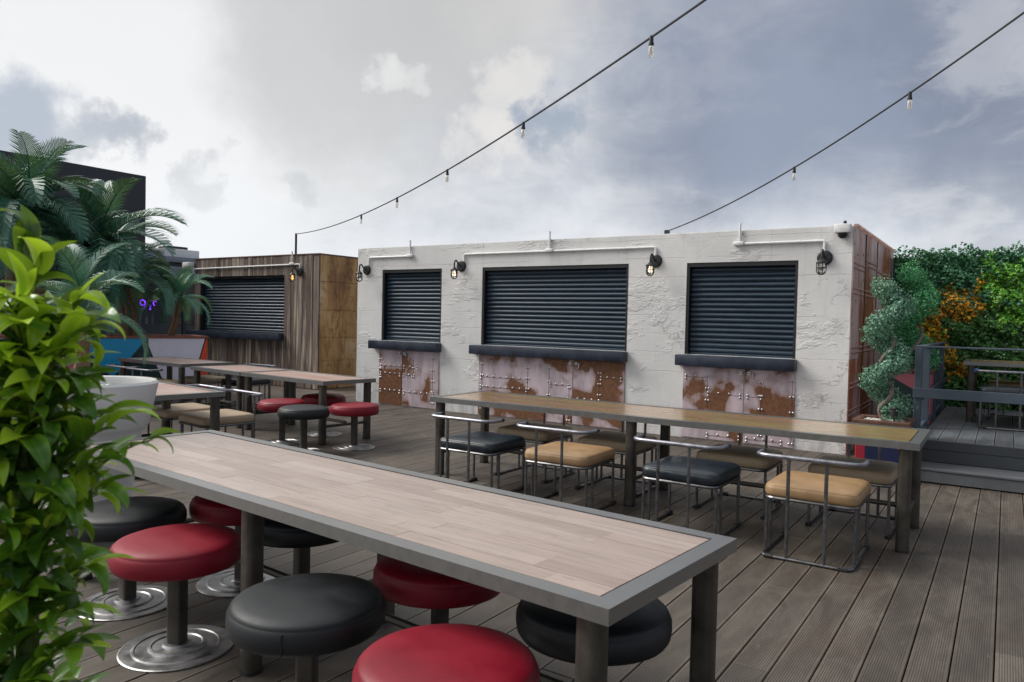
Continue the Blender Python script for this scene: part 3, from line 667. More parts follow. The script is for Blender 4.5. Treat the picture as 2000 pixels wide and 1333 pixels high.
# ---- palms
def frond_mesh(L, droop, lift, npair, llen, seed, name='frond'):
    rd = np.random.default_rng(seed); V = []; F = []; pts = []
    p = np.zeros(3); a = lift; ds = L/18
    for i in range(19):
        pts.append(p.copy()); a2 = a-droop*(i/18)**1.25; p = p+ds*np.array([math.cos(a2), 0, math.sin(a2)])
    pts = np.array(pts)
    b = MB().tube([tuple(x) for x in pts], [max(.018*L*(1-i/19), .003)*.8 for i in range(19)], 5)
    for k in range(npair):
        t = .10+.90*k/(npair-1); f = t*18; i = min(int(f), 17); P = pts[i]+(pts[i+1]-pts[i])*(f-i); T = (pts[i+1]-pts[i])/ds; Nn = np.array([-T[2], 0, T[0]])
        ll = llen*L*(math.sin(math.pi*min(t*.86+.12, 1))**.55)*rd.uniform(.9, 1.08)
        for s in (-1, 1):
            sw = .55+.5*t; D = T*math.sin(sw)+np.array([0, s, 0])*math.cos(sw)+Nn*.32; D /= np.linalg.norm(D)
            w = .017*L; e1 = P+D*ll*.55; e2 = P+D*ll-np.array([0, 0, 1])*ll*.28+T*ll*.08
            Wv = np.cross(D, np.array([0, s, 0])*.3+Nn); Wv = T*.9; o = len(b.v)
            b.v += [tuple(P-Wv*w*.5), tuple(P+Wv*w*.5), tuple(e1+Wv*w*.55), tuple(e1-Wv*w*.55), tuple(e2)]
            b.f += [(o, o+1, o+2, o+3), (o+3, o+2, o+4)]
    m = bpy.data.meshes.new(name); m.from_pydata(b.v, [], b.f); return m
FR = [frond_mesh(1, 1.75, .95, 46, .30, 1), frond_mesh(1, 2.2, .75, 46, .30, 2), frond_mesh(1, 1.35, 1.15, 44, .28, 3), frond_mesh(1, 2.0, .35, 44, .27, 4)]
FRS = [m.copy() for m in FR]
def palm(label, base, top, nf, L, seed, small=False, bend=.06):
    rd = random.Random(seed); b = Vector(base); t = Vector(top)-b
    o = thing('palm_tree', label, 'palm', base, 0, 'artificial palms')
    pts = []; rr = []; N = 14
    for i in range(N+1):
        s = i/N; pts.append((t.x*s+bend*math.sin(math.pi*s)*rd.uniform(.8, 1.2), t.y*s+bend*.6*math.sin(2.2*s), t.z*s)); rr.append((.085-.03*s)*(1+.10*(i % 2))*(L/1.5)**.5)
    MB().tube(pts, rr, 9).ob('trunk', 'bark', o, 0)
    for k in range(nf):
        m = (FRS if small else FR)[k % 4 if k < nf-3 else 2]
        f = link('frond', m, 'palmsmall' if small else 'palmleaf', o); f.location = pts[-1]
        z = 2*math.pi*(k*.382)+rd.uniform(-.2, .2); lift = (k/nf); sc = L*rd.uniform(.85, 1.1)
        f.rotation_euler = (rd.uniform(-.25, .25), .45-.95*lift+rd.uniform(-.12, .12), z); f.scale = (sc, sc, sc)
    return o
def on_planter(s, back=.4): return PR-pu*s+pn*back
def pbase(s, back=.4): p = on_planter(s, back); return (p.x, p.y, .93)
def ptop(s, z, back=.4): p = on_planter(s, back); return (p.x, p.y, z)
palm('small pale palm with short trunk at the right end of the planter', pbase(.55), ptop(.42, 1.66), 15, .80, 1, True)
palm('palm with drooping fronds over the blue and white planter panels', pbase(1.10), ptop(1.26, 1.86), 18, 1.10, 2)
palm('palm whose broad crown arches beside the black upper storey', pbase(1.28, .3), ptop(1.66, 2.36), 24, 1.60, 3, False, .10)
palm('tallest palm at the left edge of the photo', pbase(2.40), ptop(2.70, 2.98), 22, 1.60, 4)
palm('palm with crown at the far left below the tallest one', pbase(2.95, .3), ptop(2.92, 2.45), 20, 1.60, 5)
palm('palm crowded low behind the bright leafy shrub', pbase(1.95, .25), ptop(1.98, 2.0), 18, 1.40, 6)

# ---- big white pot with pebbles and its palm
POT = Vector((-4.92, 2.49, 0))
pot = thing('white_pot', 'tall tapered white plastic pot filled with white pebbles', 'pot', POT)
MB().lathe([(.20, .0), (.215, .01), (.305, .66), (.325, .69), (.345, .71), (.395, .95), (.402, .985), (.39, 1.0), (.365, .995), (.352, .97), (.345, .90), (.0, .90)], 48, closed_ends=False).ob('body', 'white_plastic', pot)
pb = MB()
for k in range(420):
    a = random.random()*6.283; r_ = .33*math.sqrt(random.random()); s = random.uniform(.012, .026)
    pb.box((r_*math.cos(a), r_*math.sin(a), .92+random.uniform(0, .02)), (s*1.4, s, s), random.random()*3, s*.3)
pb.ob('pebbles', 'pebble', pot, 60, 'stuff')
palm('palm growing from the tall white pot behind the leafy shrub', (POT.x-.06, POT.y-.04, .86), (POT.x-.10, POT.y-.02, 1.42), 12, .60, 8, False, .02)

# ---- square planters with spiral topiaries
def box_planter(label, x, y, w, h, mats):
    o = thing('box_planter', label, 'planter', (x, y, 0), 0, 'painted square planters')
    MB().span((-w/2, -w/2, .0), (w/2, w/2, h-.05), .003).ob('box', mats[0], o)
    b = MB(); z1 = h-.052; y0 = -w/2-.004
    for mt, pts in mats[1]:
        q = MB(); n = len(pts); q.add([(px*w, y0, pz*z1) for px, pz in pts]+[(px*w, -w/2+.002, pz*z1) for px, pz in pts], [tuple(range(n)), tuple(range(2*n-1, n-1, -1))]+[(i, n+i, n+(i+1) % n, (i+1) % n) for i in range(n)]); q.ob('painted_panel', mt, o, 30)
    for s in (-1, 1):
        MB().span((-w/2-.03, s*w/2-.04, h-.04), (w/2+.03, s*w/2+.04, h), .005).ob('rim_board', 'darkwood', o)
        MB().span((s*w/2-.035, -w/2+.042, h-.04), (s*w/2+.03, w/2-.042, h), .005).ob('rim_board', 'darkwood', o)
    g = MB()
    for k in range(220): s = random.uniform(.012, .024); g.box((random.uniform(-.42, .42)*w, random.uniform(-.42, .42)*w, h-.035+random.uniform(0, .012)), (s*1.4, s, s), random.random()*3)
    g.ob('pebbles', 'pebble', o, 0, 'stuff'); return o
box_planter('square orange and navy planter with wooden rim beside the rusty wall', -.985, 8.14, .44, .56, ('p_red', [('p_navy', [(-.30, .02), (.48, .02), (.48, .48), (.12, .80), (-.30, .80)]), ('p_crimson', [(-.49, .02), (-.31, .02), (-.31, .80), (-.49, .80)])]))
box_planter('tall pink and dark green planter behind the topiary', -.98, 10.15, .50, .98, ('p_pink', [('p_dark', [(-.48, .02), (.48, .02), (.48, .70), (-.3, .94), (-.48, .96)])]))
def topiary(label, x, y, z0, z1, rad, turns, mat, seed, n=26):
    rd = random.Random(seed); o = thing('topiary_tree', label, 'topiary', (x, y, z0), 0, 'spiral topiaries'); H = z1-z0
    pts = [(rad*.45*math.cos(i/10*turns*6.283+2.4), rad*.45*math.sin(i/10*turns*6.283+2.4), H*.9*i/10) for i in range(11)]; pts[0] = (0, 0, 0); pts = [Vector(pts[min(int(u), 9)]).lerp(Vector(pts[min(int(u), 9)+1]), u-min(int(u), 9)) for u in [k/3*.82 for k in range(31)]]; pts = [pts[0]]+[(pts[k-1]+pts[k]*2+pts[k+1])/4 for k in range(1, 30)]+[pts[-1]]
    MB().tube(pts, [.028-.0006*i for i in range(31)], 7).ob('trunk', 'greybark', o)
    Cs = []; Ns = []
    for k in range(n):
        t = (k+.5)/n; a = t*turns*6.283+2.4+math.pi; rr = rad*(.60 if t < .9 else .3)
        c = np.array([rr*math.cos(a), rr*math.sin(a), .07+t*(H-.10)]); r = rad*rd.uniform(.60, .80)
        m = 420; d = rng.normal(0, 1, (m, 3)); d /= np.linalg.norm(d, axis=1)[:, None]
        lump = 1+.14*np.sin(d[:, 0]*7+k)+.12*np.sin(d[:, 2]*9+k*2)
        Cs.append(c+d*(r*lump*rng.uniform(.72, 1.04, m))[:, None]*np.array([1.05, 1.05, .82])); Ns.append(d)
    V, F = leaves(np.concatenate(Cs), np.concatenate(Ns), .034, .42, .5)
    link('crown', rawmesh('crown', V, F), mat, o, 'stuff'); return o
topiary('spiral topiary with blue-green clumps in the orange planter', -.985, 8.14, .54, 1.92, .175, 2.6, 'topiary', 1)
topiary('bright green spiral topiary rising from the pink planter behind', -.94, 10.15, .96, 2.18, .21, 1.6, 'topiary_bright', 2)
def spot(label, loc, rz):
    o = thing('garden_spotlight', label, 'spotlight', loc, rz, 'planter spotlights')
    MB().tube([(0, 0, 0), (0, 0, .07)], .008, 6).ob('stake', 'blackrubber', o)
    h = MB().lathe([(.022, 0), (.034, .01), (.034, .07), (.040, .075), (.040, .085), (.030, .08)], 14, (0, 0, .07)).ob('head', 'blackrubber', o)
    MB().lathe([(.028, .150), (.0, .153)], 14, closed_ends=False).ob('lens', 'white_paint', h)
    MB().tube([(.01, 0, .06), (.05, -.02, .03), (.07, .0, -.01)], .004, 5).ob('cable', 'blackrubber', o)
spot('black spotlight on pebbles in the orange planter', (-.885, 8.0, .535), 0)
spot('black spotlight in the tall pink planter', (-.90, 9.98, .955), .5)

# ---- tables
def rrect(w, d, r, n=4):
    P = []
    for cx_, cy_, a0 in ((w/2-r, d/2-r, 0), (-w/2+r, d/2-r, 90), (-w/2+r, -d/2+r, 180), (w/2-r, -d/2+r, 270)):
        for k in range(n+1): a = R(a0+90*k/n); P.append((cx_+r*math.cos(a), cy_+r*math.sin(a)))
    return P
TH = .72
legm = MB().prism(rrect(.078, .078, .026), .012, TH-.046).mesh('leg', 40); capm = MB().prism(rrect(.082, .082, .027), 0, .014).mesh('foot_cap', 40)
STV = {}
def table(label, nr, ang, L, W, pairs, rows, mat, z=0., slen=.62):
    ux, uy = -math.cos(ang), -math.sin(ang); nx, ny = -math.sin(ang), math.cos(ang)
    c = (nr[0]+ux*L/2+nx*W/2, nr[1]+uy*L/2+ny*W/2, z)
    o = thing('bar_table', label, 'table', c, ang, 'metal framed tables with wooden tops')
    fwid = .062
    for s in (-1, 1):          # mitred frame bars
        y0, y1 = s*W/2, s*(W/2-fwid); p = [(-L/2, y0), (L/2, y0), (L/2-fwid, y1), (-L/2+fwid, y1)]
        MB().prism(p if s < 0 else p[::-1], TH-.045, TH).ob('frame_bar', 'gunmetal', o, 20)
        x0, x1 = s*L/2, s*(L/2-fwid); p = [(x0, -W/2), (x0, W/2), (x1, W/2-fwid), (x1, -W/2+fwid)]
        MB().prism(p if s > 0 else p[::-1], TH-.045, TH).ob('frame_bar', 'gunmetal', o, 20)
    MB().box((0, 0, TH-.03), (L-2*fwid-.002, W-2*fwid-.002, .02)).ob('underlay', 'subfloor', o)
    iw = W-2*fwid-.016; rw = iw/rows; il = L-2*fwid-.016
    for r_ in range(rows):
        x = -il/2; first = True
        while x < il/2-.01:
            l = slen*(random.choice((.35, .55, .8)) if first else random.choice((1, 1, .8, 1.2))); first = False
            e = min(x+l, il/2)
            if il/2-e < .15: e = il/2
            key = (round(e-x, 3), round(rw, 4))
            if key not in STV or STV[key].materials[0] != M[mat]: STV[key] = MB().box((0, 0, 0), (e-x-.0008, rw-.0008, .016), 0, 0).mesh('stave', 0)
            q = link('stave', STV[key], mat, o); q.location = ((x+e)/2, -iw/2+rw*(r_+.5), TH-.0105+random.uniform(-.0004, .0004)); x = e
    for k in range(pairs):
        x = -L/2+.085+(L-.17)*k/(pairs-1)
        for s in (-1, 1):
            g = link('leg', legm, 'legmetal', o); g.location = (x, s*(W/2-.06), 0); f = link('foot_cap', capm, 'blackrubber', g)
        MB().tube([(x, -W/2+.09, .20), (x, W/2-.09, .20)], .016, 8).ob('cross_rail', 'legmetal', o)
    MB().tube([(-L/2+.08, 0, .225), (L/2-.08, 0, .225)], .018, 8).ob('foot_rail', 'legmetal', o)
    return o
table('long foreground table with washed wooden top ringed by round stools', (-.82, 1.705), R(-5.0), 3.40, .84, 3, 9, 'stave')
table('long table with olive and orange varnished top below the shutters', (-.44, 5.37), R(0.4), 4.02, .84, 3, 9, 'stave_warm', 0, .7)
table('metal table with red and black round stools at its end', (-6.30, 5.71), R(-5.5), 1.68, .76, 2, 7, 'stave_red')
table('short table butted to the left end of the table with round stools', (-8.00, 5.875), R(-6.5), 1.28, .80, 2, 7, 'stave_red')
table('table behind the white pot with sand coloured chairs', (-6.19, 3.48), R(-8), 2.25, .84, 3, 7, 'stave_red')
table('farthest table in front of the painted planter', (-9.70, 6.16), R(-3), 1.85, .86, 2, 7, 'stave_red')
table('table up on the raised platform before the green wall', (2.15, 10.36), R(0), 2.58, .84, 3, 7, 'stave_warm', PZ)

# ---- round stools
def make_stool(mat):
    o = thing('round_stool', '', 'stool', (0, 0, 0), 0, 'round padded stools')
    rr = .268
    prof = [(.0, .372), (rr-.03, .372), (rr-.012, .377), (rr-.003, .392), (rr, .415), (rr-.001, .442), (rr-.008, .456), (rr-.0105, .459), (rr-.010, .462), (rr-.022, .473), (rr-.05, .483), (rr-.11, .490), (.0, .493)]
    MB().lathe(prof, 56, closed_ends=False).ob('seat', mat, o, 60)
    MB().span((-.0025, -rr-.0015, .385), (.0025, -rr+.01, .452)).ob('seam', mat, o)
    MB().prism(rrect(.066, .066, .012), .025, .37).ob('post', 'legmetal', o)
    MB().lathe([(.23, .0), (.232, .005), (.226, .008), (.182, .0095), (.177, .015), (.170, .016), (.165, .0115), (.118, .0135), (.113, .021), (.104, .022), (.098, .017), (.062, .019), (.055, .028), (.036, .030), (.0, .030)], 56, closed_ends=False).ob('base_plate', 'basemetal', o, 22)
    return o
st0 = {'r': make_stool('red_leather'), 'b': make_stool('black_leather')}; used = set()
for kd, x, y, lab in [
        ('b', -3.60, 2.01, 'black round stool at the near left end of the foreground table'), ('r', -2.945, 1.865, 'red round stool with its whole ridged base plate in view'),
        ('b', -1.99, 1.75, 'black round stool at the near side of the foreground table'), ('r', -1.31, 1.67, 'largest red round stool cut by the bottom edge of the photo'),
        ('r', -3.40, 2.53, 'red round stool mostly hidden under the left of the foreground table'), ('b', -2.87, 2.48, 'black round stool tucked behind the middle leg of the foreground table'),
        ('r', -1.87, 2.33, 'dark red round stool tucked under the middle of the foreground table'), ('b', -1.16, 2.29, 'black round stool tucked under the right corner of the foreground table'),
        ('r', -6.82, 5.58, 'red round stool left of the black one at the middle table'), ('b', -6.18, 5.34, 'black round stool among three red ones at the middle table'),
        ('r', -6.93, 6.29, 'red round stool behind the others at the middle table'), ('r', -5.98, 5.88, 'red round stool at the right end of the middle table')]:
    rz = random.random()*6.28
    if lab.startswith('black round stool at the near side'): rz = .55
    if kd not in used: used.add(kd); o = st0[kd]; o.location = (x, y, 0); o.rotation_euler = (0, 0, rz); o['label'] = lab
    else: dup(st0[kd], (x, y, 0), rz, lab)

# ---- pipe chairs. Local frame: sitter faces +y, back rail at -y
def cushion(w, d, z0, h, rc):
    b = MB(); rings = []
    for ins, z in ((.012, 0), (.003, .010), (0, .022), (0, h*.55), (.004, h*.72), (.007, h*.745), (.0065, h*.765), (.014, h*.86), (.035, h*.95), (.09, h*1.02), (.16, h*1.06)):
        rings.append([(x, y, z0+z) for x, y in rrect(w-2*ins, d-2*ins, max(rc-ins*.6, .012), 6)])
    n = len(rings[0]); V = [p for r_ in rings for p in r_]; F = [tuple(range(n-1, -1, -1))]
    for i in range(len(rings)-1):
        for k in range(n): F.append((i*n+k, i*n+(k+1) % n, (i+1)*n+(k+1) % n, (i+1)*n+k))
    F.append(tuple((len(rings)-1)*n+k for k in range(n))); return b.add(V, F)
def make_chair(mat):
    o = thing('pipe_chair', '', 'chair', (0, 0, 0), 0, 'steel pipe chairs'); p = .011
    cu = cushion(.56, .56, .372, .088, .07); c_ = cu.ob('seat_cushion', mat, o, 60)
    MB().tube([(x, y, .362) for x, y in rrect(.54, .54, .06, 5)]+[(.27, .21, .362)], p, 7).ob('seat_frame', 'chairpipe', o)
    for s in (-1, 1):
        for y in (-.235, -.135, .235): MB().tube([(s*.262, y, .018), (s*.262, y, .362)], p, 7).ob('leg', 'chairpipe', o)
        MB().tube([(s*.11, -.345, .02), (s*.11, -.345, .632)], .0115, 7).ob('back_post', 'chairpipe', o)
        MB().tube([(s*.262, .20, .012), (s*.262, .275, .012)], .017, 7).ob('foot_sleeve', 'blackrubber', o)
        MB().tube([(s*.19, -.345, .013), (s*.24, -.345, .013)], .0165, 7).ob('foot_sleeve', 'blackrubber', o)
    MB().tube([(.262, .275, .012), (.262, -.345, .012), (-.262, -.345, .012), (-.262, .275, .012)], p, 8, fillet=.06).ob('floor_runner', 'chairpipe', o)
    MB().tube([(.31, -.16, .64), (.31, -.345, .64), (-.31, -.345, .64), (-.31, -.16, .64)], .0145, 10, fillet=.085).ob('back_rail', 'railpipe', o)
    for s in (-1, 1): MB().tube([(s*.31, -.19, .64), (s*.31, -.155, .64)], .0152, 10).ob('end_cap', 'blackrubber', o)
    return o
ch0 = {k: make_chair(m) for k, m in dict(t='tan_leather', s='sand_leather', n='navy_leather').items()}; used = set()
PI = math.pi
for kd, x, y, z, rz, lab in [
        ('n', -3.68, 5.12, 0, 0, 'black padded pipe chair nearest the left leg of the olive topped table'), ('t', -2.83, 5.12, 0, .02, 'tan padded pipe chair between two black ones on the near side'),
        ('n', -1.84, 5.12, 0, -.02, 'black padded pipe chair right of the middle table leg'), ('t', -.985, 5.10, 0, 0.0, 'tan padded pipe chair in full view at the right end of the row'),
        ('s', -3.66, 5.93, 0, PI, 'sand padded chair on the far side behind the left black chair'), ('s', -2.80, 5.92, 0, PI+.03, 'sand padded chair on the far side behind the near tan chair'),
        ('s', -1.74, 5.93, 0, PI, 'sand padded chair on the far side behind the right black chair'), ('s', -.90, 5.95, 0, PI-.02, 'sand padded chair at the far right corner of the olive topped table'),
        ('s', -6.56, 4.56, 0, PI-.12, 'sand padded chair at the right corner of the table behind the pot'), ('s', -7.28, 4.64, 0, PI-.12, 'sand padded chair second along the table behind the pot'),
        ('s', -10.16, 6.13, 0, 0, 'sand padded chair on the near side of the farthest table'), ('s', -10.85, 6.20, 0, 0, 'sand padded chair at the left of the farthest table, near side'),
        ('s', -10.45, 7.02, 0, PI, 'sand padded chair on the far side of the farthest table'), ('n', -9.82, 7.34, 0, PI+.05, 'black padded chair at the right corner of the farthest table'),
        ('n', .03, 10.12, PZ, 0, 'black padded pipe chair on the raised platform, near side'), ('t', .10, 11.12, PZ, PI, 'tan padded pipe chair on the raised platform by the green wall')]:
    if kd not in used: used.add(kd); o = ch0[kd]; o.location = (x, y, z); o.rotation_euler = (0, 0, rz); o['label'] = lab
    else: o = dup(ch0[kd], (x, y, z), rz, lab)
    if lab.endswith('platform, near side'):
        MB().tube([(-.31, -.20, .64), (-.31, -.10, .635)], .024, 10).ob('blue_grip', 'blueplastic', o)

# ---- bulkhead lamps
def make_lamp(bulb):
    o = thing('wall_lamp', '', 'lamp', (0, 0, 0), 0, 'caged wall lamps')
    b = MB(); q = MB().lathe([(.085, 0), (.085, .018), (.07, .032), (.02, .036), (0, .036)], 24); b.add([(x, -z, y) for x, y, z in q.v], q.f); b.ob('back_plate', 'blackpaint', o)
    MB().tube([(0, -.03, .0), (0, -.09, .03), (0, -.14, .085), (0, -.175, .07), (0, -.185, .02), (0, -.185, -.04)], .012, 8, fillet=.03).ob('arm', 'blackpaint', o)
    MB().lathe([(.012, .03), (.030, .015), (.058, -.012), (.058, -.026), (.03, -.026)], 20, (0, -.185, -.055)).ob('hood', 'blackpaint', o)
    cg = MB()
    for k in range(3):
        a = k*PI/3; c_, s_ = math.cos(a), math.sin(a); pts = [(.05*c_, .05*s_, -.02), (.052*c_, .052*s_, -.10)]+[(.052*c_*math.cos(t), .052*s_*math.cos(t), -.10-.05*math.sin(t)) for t in (.4, .8, 1.2, 1.57, 1.94, 2.34, 2.74)]+[(-.052*c_, -.052*s_, -.10), (-.05*c_, -.05*s_, -.02)]
        cg.tube([(x, y-.185, z-.055) for x, y, z in pts], .0055, 5)
    cg.tube([(.054*math.cos(t*.3927), .054*math.sin(t*.3927)-.185, -.125) for t in range(17)], .005, 5)
    cg.ob('cage', 'blackpaint', o)
    MB().lathe([(.034, -.08), (.038, -.10), (.038, -.16), (.026, -.185), (.0, -.192)], 16, (0, -.185, 0), False).ob('glass_jar', 'glass', o, 60)
    MB().lathe([(.010, -.082), (.012, -.10), (.021, -.125), (.018, -.15), (.0, -.162)], 12, (0, -.185, 0), False).ob('bulb', bulb, o, 60)
    return o
lm = {k: make_lamp(v) for k, v in dict(w='warm_bulb', a='amber_bulb', o='bulb_glass').items()}; used = set()
for kd, x, y, z, lab in [('o', -9.05, KY, 2.24, 'black caged wall lamp at the left corner of the concrete kiosk'), ('w', -7.04, KY, 2.26, 'black caged lamp lit between the small and the wide shutter'),
                         ('w', -3.85, KY, 2.26, 'black caged lamp lit between the wide and the right shutter'), ('o', -1.78, KY, 2.245, 'black caged wall lamp below the security camera'),
                         ('a', -11.72, WY-.027, 2.31, 'caged lamp glowing amber on the plank wall right of its shutter'), ('a', -15.28, WY-.027, 2.28, 'caged lamp glowing amber behind the small palm')]:
    if kd not in used: used.add(kd); o = lm[kd]; o.location = (x, y, z); o['label'] = lab
    else: dup(lm[kd], (x, y, z), 0, lab)

# ---- surface conduits
def conduit(label, Y, pts, box, clips):
    o = thing('conduit', label, 'conduit', (0, 0, 0), 0, 'wall conduits')
    MB().tube([(x, Y-.02, z) for x, z in pts[0]], .016, 8, fillet=.03).ob('pipe', 'white_paint', o)
    MB().tube([(x, Y-.02, z) for x, z in pts[1]], .014, 8).ob('riser_pipe', 'white_paint', o)
    MB().box((box[0], Y-.026, box[1]), (.13, .05, .05), 0, .014).ob('junction_box', 'white_paint', o)
    for x, z in clips: MB().box((x, Y-.016, z), (.014, .03, .04), 0, .003).ob('clip', 'steel', o)
conduit('white conduit with junction box above the small left shutter', KY, [[(-8.08, 2.445), (-8.99, 2.445), (-8.99, 2.31)], [(-8.08, 2.46), (-8.08, 2.70)]], (-8.08, 2.45), [(-8.5, 2.445), (-8.08, 2.58)])
conduit('long white conduit running above the wide middle shutter', KY, [[(-6.98, 2.33), (-6.98, 2.44), (-3.85, 2.44), (-3.85, 2.33)], [(-5.46, 2.46), (-5.46, 2.72)]], (-5.46, 2.45), [(-6.4, 2.44), (-5.9, 2.44), (-4.9, 2.44), (-4.3, 2.44), (-5.44, 2.59)])
conduit('white conduit with junction box above the right shutter', KY, [[(-2.75, 2.44), (-1.785, 2.44), (-1.785, 2.32)], [(-2.76, 2.46), (-2.76, 2.69)]], (-2.77, 2.445), [(-2.4, 2.44), (-2.05, 2.44), (-2.74, 2.57)])
conduit('grey conduit along the top of the plank kiosk', WY-.027, [[(-15.24, 2.32), (-15.24, 2.43), (-11.70, 2.46), (-11.70, 2.38)], [(-11.93, 2.47), (-11.93, 2.72)]], (-11.93, 2.47), [(-14.4, 2.44), (-13.4, 2.445), (-12.5, 2.455)])
# ---- security camera and flood light
sc = thing('security_camera', 'white dome security camera at the top corner of the concrete kiosk', 'camera', (-1.59, KY, 2.535))
MB().box((0, -.06, .03), (.17, .115, .10), 0, .012).ob('housing', 'white_paint', sc)
MB().lathe([(.0, -.062), (.03, -.055), (.05, -.03), (.054, 0)], 18, (0, -.06, -.022), False).ob('dome', 'blackpaint', sc, 60)
MB().box((.05, -.012, -.03), (.05, .02, .04), 0, .005).ob('bracket', 'white_paint', sc)
MB().lathe([(.02, 0), (.018, .03), (.0, .045)], 12, (.02, -.05, .08)).ob('antenna', 'blackpaint', sc)
fl = thing('flood_light', 'white box flood light at the left top corner of the plank kiosk', 'flood light', (-15.35, WY-.10, 2.50))
MB().box((0, 0, .0), (.24, .16, .16), 0, .02).ob('housing', 'white_paint', fl); MB().box((0, .08, -.10), (.05, .05, .12), 0, .005).ob('bracket', 'white_paint', fl)

# ---- festoon lights
def festoon(label, A, B, sag, t0, dt, n, gmat='bulb_glass'):
    A, B = Vector(A), Vector(B); o = thing('string_lights', label, 'string lights', A)
    def P(t): v = (B-A)*t; v.z -= 4*sag*t*(1-t); return v
    MB().tube([P(i/60) for i in range(61)], .0075, 6).ob('cable', 'blackrubber', o)
    for i in range(n):
        t = t0+dt*i
        if t > .97: break
        c = P(t)
        s = MB().lathe([(.007, .010), (.012, .004), (.013, -.032), (.016, -.035), (.016, -.048), (.008, -.050)], 12, c).ob('socket', 'blackrubber', o)
        MB().lathe([(.009, -.048), (.015, -.058), (.017, -.098), (.013, -.116), (.0, -.122)], 12, c, False).ob('bulb', 'bulb_glass', s, 60)
        MB().tube([c+Vector((0, 0, -.052)), c+Vector((.005, 0, -.10)), c+Vector((-.005, 0, -.10)), c+Vector((0, 0, -.055))], .0018, 4).ob('filament', 'crate', s)
festoon('string lights rising from the plank kiosk pole over the deck', (-12.136+.11, 10.2-.08, 3.09), (3.787, .858, 4.0), .591, .282, .091, 8)
festoon('string lights rising from the roof of the concrete kiosk', (-3.775, 9.3, 2.663), (1.745, 3.572, 4.0), .285, .38, .1875, 4)
MB().span((-3.80, 9.26, KH+.021), (-3.75, 9.34, KH+.075), .004).ob('cable_bracket', 'blackpaint', kio)

# ---- foreground shrub
SH = Vector((-1.175, .505, 0))
sh = thing('leafy_shrub', 'bright glossy green leafy shrub filling the left foreground', 'shrub', SH)
MB().lathe([(.17, 0), (.18, .01), (.24, .52), (.25, .54), (.235, .545), (.22, .50), (.0, .50)], 36, closed_ends=False).ob('pot', 'white_plastic', sh)
MB().tube([(0, 0, .48), (.01, 0, .9), (-.01, .01, 1.3), (0, 0, 1.55)], [.018, .015, .010, .005], 7).ob('stem', 'twig', sh)
def leafmesh(curl, twist, wid):
    V = []; F = []; n = 10; x = z = 0.; a = .35
    for i in range(n+1):
        t = i/n; w = wid*(math.sin(math.pi*(.04+.95*t)**.80)**.85); tw = twist*t
        for s_, up in ((-1, 1), (-.5, .35), (0, 0), (.5, .35), (1, 1)):
            y = s_*w*.5; h = up*w*.16; V.append((x-h*math.sin(a-curl*t), y*math.cos(tw), z+h*math.cos(a-curl*t)+y*math.sin(tw)))
        b_ = a-curl*(t+.5/n); x += math.cos(b_)/n; z += math.sin(b_)/n
    for i in range(n):
        for k in range(4): F.append((i*5+k, (i+1)*5+k, (i+1)*5+k+1, i*5+k+1))
    m = bpy.data.meshes.new('leaf'); m.from_pydata(V, [], F); m.shade_smooth(); return m
LM = [leafmesh(1.0, .5, .40), leafmesh(1.7, -.6, .42), leafmesh(2.3, .4, .40), leafmesh(.6, -.4, .36)]
LML = [m.copy() for m in LM]
rd = random.Random(21)
cr2 = Vector((cr.x, cr.y, 0)).normalized(); toward = Vector((-fw.x, -fw.y, 0)).normalized()*1.0
items = []; br = []
def branch(p0, p1, n, size, limey, up=.06):
    p0, p1 = Vector(p0), Vector(p1); mid = (p0+p1)/2+Vector((0, 0, up)); pts = [p0*(1-t)**2+mid*2*t*(1-t)+p1*t*t for t in [i/8 for i in range(9)]]
    br.append(pts)
    for i in range(n):
        t = .25+.75*i/(n-1); f = t*8; k = min(int(f), 7); P = pts[k].lerp(pts[k+1], f-k); T = (pts[k+1]-pts[k]).normalized()
        side = T.cross(Vector((0, 0, 1))).normalized()*(1 if i % 2 else -1)
        D = (T*rd.uniform(.35, .8)+side*rd.uniform(.5, 1)+Vector((0, 0, rd.uniform(-.35, .55)))).normalized()
        if i >= n-2: D = (T+side*.35+Vector((0, 0, rd.uniform(0, .4)))).normalized()
        items.append((P, D, size*rd.uniform(.75, 1.15), rd.random() < limey))
def L2(rt, z, tw=0.): return cr2*rt+toward*tw+Vector((0, 0, z))
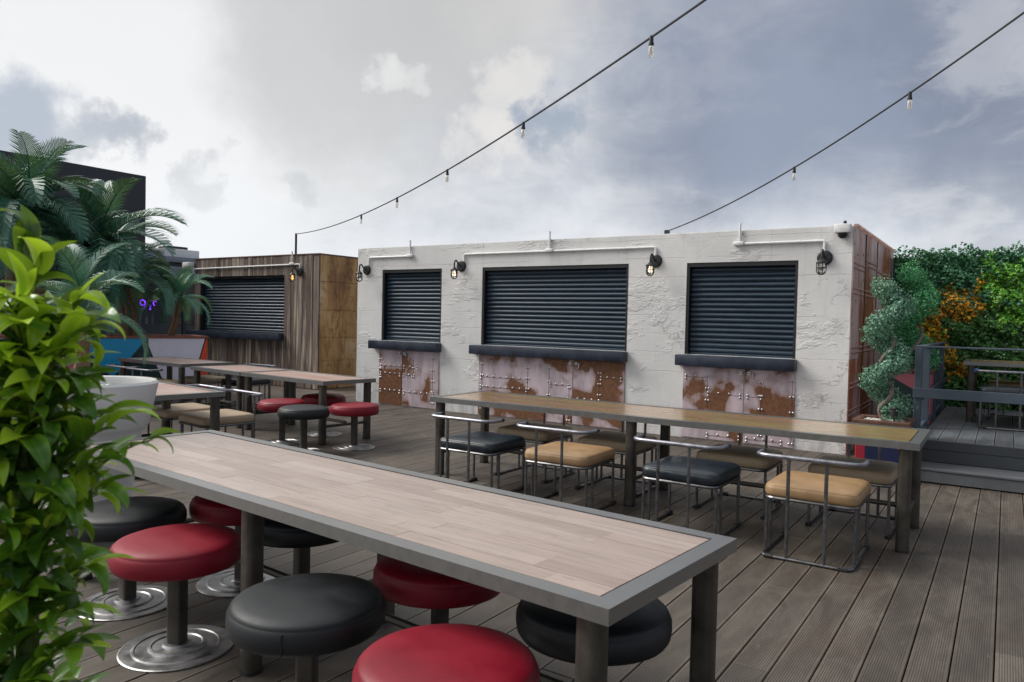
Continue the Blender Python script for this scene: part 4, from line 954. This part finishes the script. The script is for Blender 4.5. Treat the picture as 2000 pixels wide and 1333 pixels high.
# branches that make the outline against the scene: (right offset, height, towards viewer)
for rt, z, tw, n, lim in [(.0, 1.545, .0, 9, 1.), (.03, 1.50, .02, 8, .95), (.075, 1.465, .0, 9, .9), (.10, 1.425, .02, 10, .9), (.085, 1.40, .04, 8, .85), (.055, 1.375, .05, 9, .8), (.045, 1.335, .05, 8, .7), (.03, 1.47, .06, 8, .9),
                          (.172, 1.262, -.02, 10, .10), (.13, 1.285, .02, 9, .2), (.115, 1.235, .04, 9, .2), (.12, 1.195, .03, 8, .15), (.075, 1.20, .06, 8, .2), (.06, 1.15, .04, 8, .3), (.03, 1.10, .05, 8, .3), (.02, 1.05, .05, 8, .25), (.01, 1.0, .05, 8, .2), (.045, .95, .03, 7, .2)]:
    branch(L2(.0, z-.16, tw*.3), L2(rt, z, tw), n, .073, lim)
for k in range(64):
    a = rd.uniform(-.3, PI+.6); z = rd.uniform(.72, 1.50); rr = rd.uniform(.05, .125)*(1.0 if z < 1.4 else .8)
    branch((0, 0, z-.10), cr2*(rr*math.cos(a))+toward*(rr*math.sin(a))+Vector((0, 0, z)), 9, .068, .85 if z > 1.36 else .3)  # upper leaves mostly get the lime with painted backlight
bt = MB()
for pts in br: bt.tube(pts, [.0035-.0003*i for i in range(9)], 5)
bt.ob('branches', 'twig', sh, 0)
items.sort(key=lambda q: -(q[0].dot(toward)+q[0].dot(cr2)))
sv_, sf_ = [], []
for k, (P, D, s, lime) in enumerate(items):
    x = D; yv = x.cross(Vector((rd.uniform(-.4, .4), rd.uniform(-.4, .4), 1))).normalized(); zv = x.cross(yv)*-1
    if zv.z < 0: zv = -zv; yv = -yv
    mtx = Matrix.Translation(P) @ Matrix((x, yv, zv)).transposed().to_4x4() @ Matrix.Scale(s, 4)
    if k < 300:
        o = link('leaf', (LML if lime else LM)[k % 4], 'shrublime_backlit' if lime else 'shrubleaf', sh); o.matrix_local = mtx
    else:
        m = LM[k % 4]; o_ = len(sv_); sv_ += [tuple(mtx @ v.co) for v in m.vertices]; sf_ += [tuple(i+o_ for i in p.vertices) for p in m.polygons]
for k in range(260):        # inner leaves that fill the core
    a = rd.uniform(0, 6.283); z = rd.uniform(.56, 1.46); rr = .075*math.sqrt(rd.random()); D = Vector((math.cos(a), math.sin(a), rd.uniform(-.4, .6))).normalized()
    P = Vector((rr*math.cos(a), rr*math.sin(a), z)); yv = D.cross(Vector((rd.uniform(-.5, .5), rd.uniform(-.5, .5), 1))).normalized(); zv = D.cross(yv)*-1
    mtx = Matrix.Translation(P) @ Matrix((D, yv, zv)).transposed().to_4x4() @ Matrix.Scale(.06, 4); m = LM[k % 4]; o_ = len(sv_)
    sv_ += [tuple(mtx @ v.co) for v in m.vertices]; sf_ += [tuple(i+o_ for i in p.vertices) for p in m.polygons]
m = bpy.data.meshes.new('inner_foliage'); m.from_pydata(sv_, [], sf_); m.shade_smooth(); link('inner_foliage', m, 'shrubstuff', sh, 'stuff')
